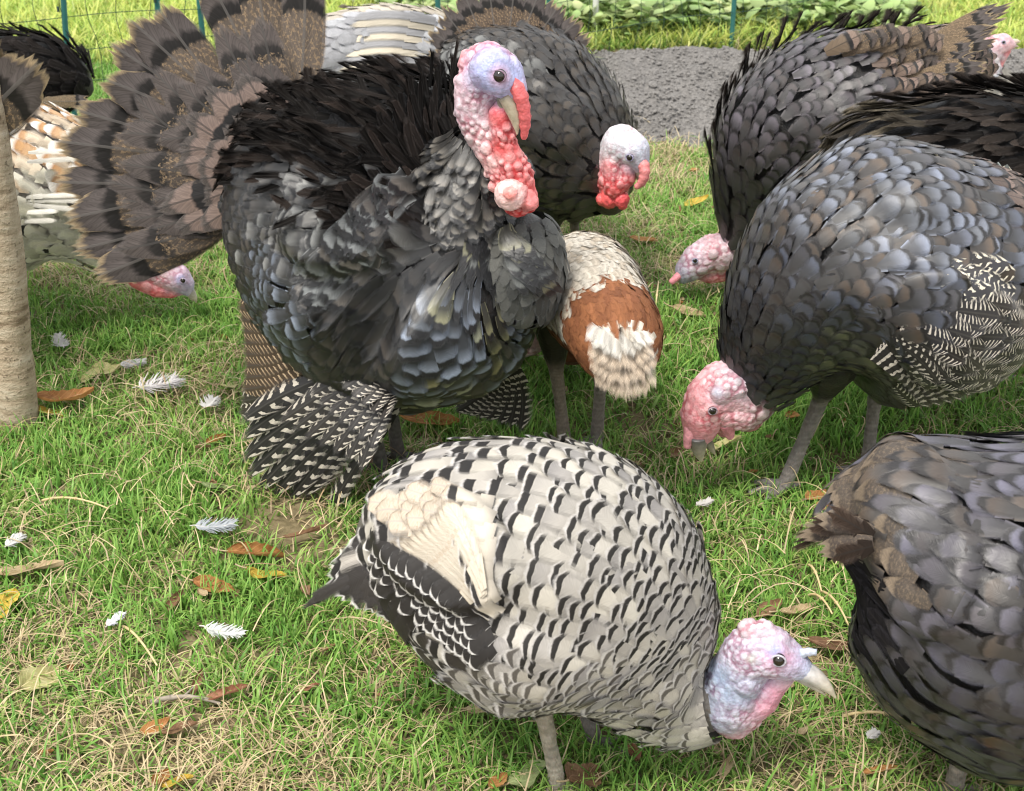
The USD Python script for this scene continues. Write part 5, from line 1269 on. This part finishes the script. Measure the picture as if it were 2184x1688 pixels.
# leaves
def leaf_mat(name, c1, c2, c3):
    g = Graph()
    tc = g.add('texture_coordinate')
    sx = g.add('separate_xyz', vector=tc + '.UV')
    u2 = g.math('absolute', g.math('multiply_add', sx + '.x', 2.0, -1.0))
    orn = g.add('object_info') + '.random'
    n = g.add('noise_texture', {'scale': 45.0, 'detail': 5.0, 'roughness': .65}, vector=tc + '.object') + '.fac'
    c = g.add('rgb_ramp', {'ramp': [(.3, c1), (.5, c2), (.72, c3)]}, fac=g.math('add', n, g.math('multiply_add', orn, .16, -.08))) + '.color'
    vein = g.math('fraction', g.math('add', g.math('multiply', sx + '.y', 9.0), g.math('multiply', u2, -2.2)))
    vm = g.math('maximum', g.math('less_than', vein, .12), g.math('less_than', u2, .05))
    c = g.mix(g.math('multiply', vm, .35), c, tuple(min(1, x * 1.7 + .05) for x in c2))
    b = g.add('bump', {'strength': .4, 'distance': .003}, height=g.math('add', vein, n)) + '.normal'
    p = g.add('principled_bsdf', {'roughness': .6, 'specular_ior_level': .25}, base_color=c, normal=b)
    t = g.add('translucent_bsdf', {}, color=c)
    return g.make(name, g.add('mix_closure', {'fac': .2}, closure1=p + '.BSDF', closure2=t + '.BSDF') + '.closure')
LM = {'orange': leaf_mat('leaf_orange', (0.240, 0.096, 0.032), (0.384, 0.184, 0.064), (0.448, 0.256, 0.104)), 'brown': leaf_mat('leaf_brown', (0.112, 0.060, 0.032), (0.208, 0.116, 0.064), (0.288, 0.176, 0.104)),
      'yellow': leaf_mat('leaf_yellow', (0.336, 0.216, 0.032), (0.528, 0.368, 0.056), (0.560, 0.440, 0.112)), 'pale': leaf_mat('leaf_pale', (0.336, 0.304, 0.112), (0.448, 0.416, 0.192), (0.512, 0.480, 0.272)),
      'tan': leaf_mat('leaf_tan', (0.304, 0.216, 0.112), (0.416, 0.320, 0.192), (0.480, 0.400, 0.256)), 'green': leaf_mat('leaf_green_grey', (0.128, 0.168, 0.064), (0.240, 0.288, 0.128), (0.320, 0.352, 0.160)),
      'red': leaf_mat('leaf_reddish', (0.192, 0.072, 0.040), (0.304, 0.136, 0.080), (0.368, 0.208, 0.128))}
NAMES = {'orange': 'orange-brown', 'brown': 'dull brown', 'yellow': 'yellow', 'pale': 'pale yellow-green', 'tan': 'tan', 'green': 'grey-green', 'red': 'reddish-brown'}
def leaf(px, py, size, kind, yaw, curl, label, bend=.3, aspect=.55, tilt=.25, lift=.019):
    """size in pixels of the picture; curl: how far the blade rolls up about its rib."""
    g0 = ground(px, py, .02)
    L = 1.15 * size / (FOCAL_PX / (g0 - EYE).dot(FWD))
    path = thing('fallen_leaf', label, 'leaf', (g0[0], g0[1], float(ground_height(np.array(g0[0]), np.array(g0[1]))) + lift), yaw)
    nu, nv = 11, 13
    U, V = np.meshgrid(np.linspace(-1, 1, nu), np.linspace(0, 1, nv), indexing='ij')
    w = L * aspect * .5 * np.sin(np.pi * np.clip(V, 0, 1) ** .8) ** .75 * (1 + .07 * np.sin(V * 40) * np.abs(U))
    w = np.maximum(w, L * .01)
    ang = U * curl + .15 * np.sin(V * 7 + size)
    r = w / max(curl, .05)
    y = r * np.sin(ang); z = r * (1 - np.cos(U * curl)) + .08 * w * np.abs(U)
    x = (V - .5) * L
    zb = bend * L * (V - .45) ** 2 + .03 * L * np.sin(5 * V + 3 * U)
    v = np.stack([x + .05 * w * np.sin(9 * V), y, z + zb], -1).reshape(-1, 3)
    a, c = tilt * math.cos(size), tilt * math.sin(size * 1.7)
    R = trimesh.transformations.euler_matrix(a, c, 0)[:3, :3]
    i, j = np.meshgrid(np.arange(nu - 1), np.arange(nv - 1), indexing='ij')
    q = np.stack([i * nv + j, (i + 1) * nv + j, (i + 1) * nv + j + 1, i * nv + j + 1], -1).reshape(-1, 4)
    put(path, 'blade', v @ R.T, q, LM[kind], uv=np.stack([U * .5 + .5, V], -1).reshape(-1, 2))
    e = np.array([-.5 * L, 0, bend * L * .2])
    sv, sf = sweep(spline([e + [.03 * L, 0, 0], e + [-.12 * L, .02 * L, -.01 * L], e + [-.28 * L, .07 * L, 0]], 6), [.0016, .0014, .0012, .0012, .0012, .0014], 5)
    put(path, 'stalk', sv @ R.T, sf, LM['tan'])
leaf(140, 872, 105, 'orange', 20, 1.1, 'orange curled leaf beside the foot of the pole', bend=.8, lift=.03)
leaf(112, 885, 60, 'yellow', -20, .3, 'yellow leaf half under the orange one at the foot of the pole')
leaf(215, 800, 80, 'pale', 10, .2, 'pale yellow leaf lying flat in the grass right of the pole', aspect=.8)
leaf(500, 825, 60, 'pale', 30, .2, 'pale yellow-green leaf at the edge of the lowered brown wing', aspect=.7)
leaf(462, 942, 52, 'orange', 50, 1.5, 'small rolled orange leaf left of the barred wing tip')
leaf(545, 1186, 108, 'orange', 12, 1.7, 'long rolled orange leaf below the wing tip on the bare patch', bend=.1, aspect=.5)
leaf(652, 1140, 85, 'brown', 25, 1.2, 'thin brown leaf lying on the pale bare patch', aspect=.3)
leaf(566, 1232, 78, 'yellow', -10, .4, 'bright yellow leaf under the rolled orange one', bend=.5)
leaf(455, 1258, 82, 'orange', -8, 1.0, 'orange folded leaf left of the bright yellow one')
leaf(375, 1290, 58, 'brown', 65, 1.5, 'small brown curled leaf on end in the left grass')
leaf(60, 1222, 135, 'tan', 4, .5, 'large pale tan leaf at the left edge', aspect=.42)
leaf(8, 1296, 80, 'yellow', 70, .4, 'yellow and orange leaf cut by the left edge', aspect=.8)
leaf(84, 1455, 100, 'pale', 60, .5, 'pale green-yellow leaf standing on its edge in the lower left', bend=.3, tilt=.6)
leaf(422, 1465, 62, 'brown', 80, 1.5, 'narrow brown curled leaf above the twig', aspect=.4)
leaf(485, 1490, 80, 'red', 14, 1.6, 'rolled red-brown leaf at the end of the twig', aspect=.45)
leaf(335, 1562, 62, 'orange', 20, .7, 'faded orange leaf beside the grey-brown one in the lower left', bend=.7)
leaf(382, 1566, 72, 'brown', 22, .6, 'grey-brown flat leaf beside the faded orange one')
leaf(704, 1388, 60, 'red', 80, .6, 'reddish leaf half sunk in the grass left of the cream hen', tilt=.5)
leaf(660, 1475, 40, 'red', 10, .5, 'tiny reddish leaf fragment below the reddish leaf')
leaf(378, 1676, 66, 'yellow', 5, .4, 'pale yellow leaf at the bottom edge')
leaf(345, 1668, 56, 'orange', 70, .9, 'orange-brown leaf left of the yellow one at the bottom edge')
leaf(912, 898, 112, 'orange', 6, 1.0, 'big orange leaf under the belly of the displaying tom', bend=.5)
leaf(790, 975, 70, 'brown', 40, .9, 'dark brown leaf by the feet of the displaying tom')
leaf(1484, 433, 55, 'yellow', 20, .5, 'bright yellow leaf far back beside the red-wattled tom', bend=.5)
leaf(1372, 515, 52, 'orange', -10, .6, 'orange-brown leaf far back under the red-wattled tom')
leaf(1468, 668, 64, 'tan', -15, .8, 'tan leaf in front of the far pecking head')
leaf(1688, 882, 52, 'orange', 70, .5, 'orange leaf upright behind the leg of the grey-bronze bird', tilt=.6)
leaf(1538, 944, 84, 'pale', 10, .8, 'green-yellow leaf by the beak of the grey-bronze bird', aspect=.4)
leaf(1442, 960, 56, 'brown', 60, .9, 'dark brown leaf left of the beak of the grey-bronze bird')
leaf(1740, 1052, 50, 'orange', 30, .5, 'orange leaf by the toes of the grey-bronze bird')
leaf(1770, 1076, 62, 'orange', -15, .6, 'second orange leaf nearest the tail of the dark bronze hen')
leaf(1702, 1308, 72, 'tan', 15, .9, 'light brown domed leaf right of the cream hen', bend=.6)
leaf(1642, 1300, 62, 'brown', 30, .8, 'brown leaf just behind the head of the cream hen')
leaf(1785, 1385, 115, 'brown', -8, .9, 'long wavy brown leaf behind the beak of the cream hen', aspect=.38, bend=.3)
leaf(1858, 1325, 72, 'orange', -8, .6, 'orange-brown leaf beside the dark bronze hen', aspect=.5)
leaf(1038, 1524, 80, 'tan', -12, .6, 'tan leaf under the belly of the cream hen')
leaf(1130, 1664, 84, 'green', 20, .4, 'grey-green leaf left of the leg of the cream hen', aspect=.75)
leaf(1243, 1664, 82, 'brown', 40, .5, 'round brown leaf right of the leg of the cream hen', aspect=.8)
leaf(1062, 1676, 50, 'orange', 50, .7, 'orange leaf scrap at the bottom edge left of the grey-green leaf')
leaf(1550, 1640, 62, 'tan', 60, 1.1, 'tan curled leaf in the lower right grass', aspect=.4)
leaf(1875, 1650, 72, 'orange', 12, 1.0, 'orange-tan leaf at the lower right edge near the dark hen leg', aspect=.4)
leaf(462, 1042, 60, 'green', 0, .4, 'grey-green leaf left of the barred wing tip')
leaf(2150, 960, 70, 'pale', -10, .5, 'pale leaf behind the back of the dark bronze hen')
leaf(1105, 1500, 50, 'orange', 30, .5, 'small orange leaf under the breast of the cream hen')

# loose feathers on the grass
def loose(px, py, size, tint, yaw, label, width=.6, bend=.8):
    bend *= .25; size *= 1.1; width = min(1.0, width * 1.15)
    g0 = ground(px, py, .03)
    L = size / (FOCAL_PX / (g0 - EYE).dot(FWD))
    path = thing('loose_feather', label, 'feather', (g0[0], g0[1], .032), yaw)
    r2 = np.random.default_rng(int(px))
    t = np.linspace(0, 1, 12)
    shaft = np.stack([(t - .5) * L, .10 * L * np.sin(2.4 * t) * r2.choice([-1, 1]), bend * L * (t - .5) ** 2 + .003], 1)
    sv, sf = sweep(np.vstack([shaft[0] - [.12 * L, 0, 0], shaft]), np.linspace(.0011, .0004, 13), 5)
    put(path, 'quill', sv, sf, M['horn'], tint=np.tile((.5, .47, .42), (len(sv), 1)))
    barbs = []
    for i in range(150):
        k = r2.uniform(.02, 1); p0 = np.array([np.interp(k, t, shaft[:, c]) for c in range(3)])
        sd = 1 if i % 2 else -1
        ln = L * width * .5 * (.45 + .75 * math.sin(math.pi * min(1, k * .85 + .12))) * r2.uniform(.75, 1.15)
        a = sd * r2.normal(.75 if k > .3 else 1.1, .16)
        d1, d2 = np.array([math.cos(a), math.sin(a), r2.normal(.12, .16)]), np.array([math.cos(a * .7), math.sin(a * .7), r2.normal(.0, .25)])
        q1 = p0 + d1 * ln * .5; q2 = q1 + d2 * ln * .5
        up_ = np.array([-d1[1], d1[0], 0]) * .0013
        barbs.append((np.array([p0 - up_, p0 + up_, q1 - up_, q1 + up_, q2 - up_ * .3, q2 + up_ * .3]), np.array([[0, 1, 3, 2], [2, 3, 5, 4]])))
    wv, wf = merge(barbs)
    put(path, 'vane', wv, wf, M['soft'], uv=np.full((len(wv), 2), .5), tint=np.tile(tint, (len(wv), 1)))
WF = (.50, .49, .475)
loose(134, 735, 62, WF, 110, 'small white curled feather nearest the pole', width=.5, bend=1.2)
loose(282, 783, 44, WF, 20, 'tiny white down feather between the pole and the round grey feather', width=.7)
loose(333, 825, 74, (.52, .50, .50), 30, 'round grey-white feather in the left grass', width=.9)
loose(445, 866, 40, (.58, .57, .54), 80, 'small grey fluff near the lowered brown wing', width=.9)
loose(457, 1126, 74, (.36, .385, .41), 10, 'bluish white downy feather below the wing tip', width=.6)
loose(32, 1162, 40, (.5, .5, .48), 60, 'tiny white feather above the large tan leaf at the left', width=.8)
loose(248, 1330, 46, (.56, .56, .60), 60, 'small grey-white feather on a thin stalk in the lower left', width=.5)
loose(478, 1350, 80, (.56, .58, .55), -10, 'thin wispy white feather beside the straw patch', width=.45)
loose(1860, 1575, 26, WF, 40, 'white speck of down in the lower right grass', width=.9)
loose(1500, 1078, 34, (.6, .58, .55), 40, 'pale scrap of down behind the cream hen', width=.6)
b = None

# twig and straw
M['twig'] = simple('grey_twig', (.20, .17, .14), rough=.8, noise=(60.0, (.30, .26, .21)))
a_, c_ = ground(322, 1498, .02), ground(470, 1502, .02)
path = thing('twig', 'thin grey twig lying left of the rolled red-brown leaf', 'twig', a_)
v, f = sweep(spline([(0, 0, .0), tuple((c_ - a_) * .5 + [0, .006, .006]), tuple(c_ - a_)], 14), np.linspace(.0042, .0022, 14) + .0006 * np.sin(np.arange(14) * 2), 8)
put(path, 'stem', v, f, M['twig'])
v, f = sweep([(c_ - a_) * .45 + [0, .004, .006], (c_ - a_) * .6 + [0, .022, .012]], [.0018, .001], 6); put(path, 'side_shoot', v, f, M['twig'])
M['stalk'] = simple('straw_stalk', (.62, .50, .28), rough=.5, noise=(25.0, (.48, .36, .18)))
for x0, y0, x1, y1, lab in [(1722, 1205, 1752, 1262, 'yellow straw stalk above the light brown domed leaf'), (1725, 1270, 1775, 1310, 'straw stalk just right of the light brown domed leaf'), (1752, 1262, 1810, 1335, 'short straw stalk crossing towards the dark bronze hen'),
                            (1800, 1527, 1960, 1545, 'long straw stalk lying below the beak of the cream hen'), (1300, 1120, 1310, 1640, None), (90, 1068, 230, 1085, 'straw stalk in the left grass below the pole'), (540, 985, 600, 1040, None),
                            (440, 1180, 535, 1262, None), (262, 1336, 335, 1420, 'bent straw stalk under the small grey-white feather'), (1390, 1640, 1500, 1590, None), (700, 1490, 610, 1475, None), (1395, 690, 1405, 600, 'tall dry stalk right of the chestnut and white bird'), (1640, 1440, 1700, 1490, None)]:
    if lab is None: continue
    p0, p1 = ground(x0, y0, .02), ground(x1, y1, .035)
    path = thing('straw_stalk', lab, 'straw', p0)
    dv = p1 - p0
    v, f = sweep(spline([(0, 0, 0), tuple(dv * .5 + [0, 0, .012]), tuple(dv)], 10), np.linspace(.0023, .0014, 10), 6)
    put(path, 'stem', v, f, M['stalk'])
    v, f = sweep([dv * .52 + [0, 0, .0115], dv * .54 + [0, 0, .0115]], .0032, 6); put(path, 'node', v, f, M['stalk'])
# scattered long straw, stones on the path, leafy weeds beyond the fence
def straw_proto(rng, n):
    parts, uvs = [], []
    for _ in range(n):
        a = rng.uniform(0, 6.28); L = rng.uniform(.04, .13); w = rng.uniform(.0006, .0011)
        t = np.linspace(0, 1, 6); k = rng.normal(0, .45)
        ang = a + k * t
        x = np.cumsum(np.cos(ang)) * L / 6; y = np.cumsum(np.sin(ang)) * L / 6
        o = rng.normal(0, .05, 2)
        z = .018 + .014 * np.sin(np.pi * t) + rng.uniform(0, .012) * t
        c = np.stack([x + o[0], y + o[1], z], 1); sd = np.stack([-np.sin(ang), np.cos(ang), 0 * ang], 1)
        v = np.concatenate([c - w * sd, c + w * sd]); kk = np.arange(5)
        parts.append((v, np.stack([kk, kk + 1, 6 + kk + 1, 6 + kk], 1))); uvs.append(np.concatenate([np.stack([0 * t, t], 1), np.stack([0 * t + 1, t], 1)]))
    v, f = merge(parts); return v, f, np.vstack(uvs)
P_ = '/World/loose_straw'; UsdGeom.PointInstancer.Define(stage, P_)
for k_ in range(4):
    v, f, uv = straw_proto(rng, 5); put(P_, 'stalks', v, f, M['straw'], uv=uv)
x, y = scatter(1500, rng, -1.7, 1.7, 1.3, 4.6)
p_ = meshkit.fbm(np.stack([x * 2.2, y * 2.2, 0 * x], -1), 3, 44)
ok = keep_view(x, y) & ~in_path(x, y) & (rng.random(len(x)) < np.clip((p_ - .35) * 3.5, .12, 1)); x, y = x[ok], y[ok]
s_ = rng.uniform(.7, 1.2, len(x))
instancer(P_, [P_ + '/stalks'] + [P_ + f'/stalks_{k_:03d}' for k_ in (1, 2, 3)], np.stack([x, y, ground_height(x, y)], 1), yaw_tilt(len(x), rng, .08), np.stack([s_, s_, s_], 1), rng.integers(0, 4, len(x)), label='scattered dry straw lying on the lawn', cat='straw', kind='stuff')

M['stone'] = simple('dark_stone', (.13, .125, .12), rough=.9, noise=(40.0, (.28, .265, .25)), bump=.5)
P_ = '/World/gravel_stones'; UsdGeom.PointInstancer.Define(stage, P_)
for k_ in range(5):
    m = trimesh.creation.icosphere(1, .5); v = np.array(m.vertices); v = v * (1 + .5 * (meshkit.noise(v * 2.3 + k_ * 7, k_) - .5))[:, None] * np.array([1, .8, .55])
    put(P_, 'stone', v, m.faces, M['stone'], smooth=False)
N_ = 9000
a_, c_ = rng.random(N_), rng.random(N_)
q_ = (np.array(pa[0]) * ((1 - a_) * (1 - c_))[:, None] + np.array(pa[1]) * (a_ * (1 - c_))[:, None] + np.array(pa[2]) * (a_ * c_)[:, None] + np.array(pa[3]) * ((1 - a_) * c_)[:, None])
ii = np.clip((a_ * (NPX - 1)).round().astype(int), 0, NPX - 1); jj = np.clip((c_ * (NPY - 1)).round().astype(int), 0, NPY - 1)
s_ = rng.uniform(.005, .018, N_) * rng.uniform(.5, 1, N_)
instancer(P_, [P_ + '/stone'] + [P_ + f'/stone_{k_:03d}' for k_ in range(1, 5)], np.concatenate([q_, (P3[ii, jj, 2] + s_ * .1)[:, None]], 1), yaw_tilt(N_, rng, .4), np.stack([s_, s_, s_], 1), rng.integers(0, 5, N_), label='dark loose stones covering the gravel path', cat='stones', kind='stuff')

M['weed'] = blade_mat('weed_leaf', (.24, .38, .12), (.38, .50, .20), (.55, .60, .30), trans=.3)
P_ = '/World/ground_cover'; UsdGeom.PointInstancer.Define(stage, P_)
for k_ in range(3):
    parts, uvs = [], []
    for _ in range(9):
        a = rng.uniform(0, 6.28); L = rng.uniform(.025, .05); tl = rng.uniform(-.3, .9); o = np.array([*rng.normal(0, .035, 2), rng.uniform(.02, .09)])
        U, V = np.meshgrid([-1, 0, 1], np.linspace(0, 1, 5), indexing='ij')
        w = L * .42 * np.sin(np.pi * V ** .8 * .98 + .03) ** .7
        l = np.stack([V * L * math.cos(tl), U * w, V * L * math.sin(tl) + .25 * w * np.abs(U)], -1).reshape(-1, 3)
        Rm = np.array([[math.cos(a), -math.sin(a), 0], [math.sin(a), math.cos(a), 0], [0, 0, 1]])
        i, j = np.meshgrid(np.arange(2), np.arange(4), indexing='ij')
        parts.append((l @ Rm.T + o, np.stack([i * 5 + j, (i + 1) * 5 + j, (i + 1) * 5 + j + 1, i * 5 + j + 1], -1).reshape(-1, 4))); uvs.append(np.stack([U * .5 + .5, V], -1).reshape(-1, 2))
    v, f = merge(parts); put(P_, 'leaves', v, f, M['weed'], uv=np.vstack(uvs))
x, y = scatter(5200, rng, -2.6, 2.6, 5.3, 7.4)
p_ = meshkit.fbm(np.stack([x * 1.6, y * 1.6, 0 * x], -1), 3, 61) + .10 * np.tanh(x)
ok = keep_view(x, y) & ~in_path(x, y) & (p_ > .6); x, y = x[ok], y[ok]
s_ = rng.uniform(.8, 1.5, len(x))
instancer(P_, [P_ + '/leaves', P_ + '/leaves_001', P_ + '/leaves_002'], np.stack([x, y, 0 * x], 1), yaw_tilt(len(x), rng, .1), np.stack([s_, s_, s_], 1), rng.integers(0, 3, len(x)), label='low leafy weeds growing beyond the fence', cat='weeds', kind='stuff')

# small broken leaf bits pressed into the lawn
P_ = '/World/leaf_litter'; UsdGeom.PointInstancer.Define(stage, P_)
for k_, kind in enumerate(('brown', 'tan', 'brown', 'orange', 'red')):
    U, V = np.meshgrid(np.linspace(-1, 1, 5), np.linspace(0, 1, 6), indexing='ij')
    w = .5 * .55 * np.sin(np.pi * np.clip(V * .94 + .04, 0, 1)) ** .7 * (1 + .25 * np.sin(V * 9 + k_ * 2) * U)
    v = np.stack([V - .5, U * w, .5 * w * U ** 2 + .35 * (V - .5) ** 2 + .08 * np.sin(4 * V + 3 * U + k_)], -1).reshape(-1, 3)
    i, j = np.meshgrid(np.arange(4), np.arange(5), indexing='ij')
    put(P_, 'bits', v, np.stack([i * 6 + j, (i + 1) * 6 + j, (i + 1) * 6 + j + 1, i * 6 + j + 1], -1).reshape(-1, 4), LM[kind], uv=np.stack([U * .5 + .5, V], -1).reshape(-1, 2))
x, y = scatter(420, rng, -1.6, 1.6, 1.3, 4.6)
ok = keep_view(x, y) & ~in_path(x, y); x, y = x[ok], y[ok]
s_ = rng.uniform(.010, .030, len(x))
instancer(P_, [P_ + '/bits'] + [P_ + f'/bits_{k_:03d}' for k_ in range(1, 5)], np.stack([x, y, ground_height(x, y) + rng.uniform(.006, .022, len(x))], 1), yaw_tilt(len(x), rng, .45), np.stack([s_, s_, s_], 1), rng.integers(0, 5, len(x)), label='small broken leaf bits pressed into the lawn', cat='leaf litter', kind='stuff')
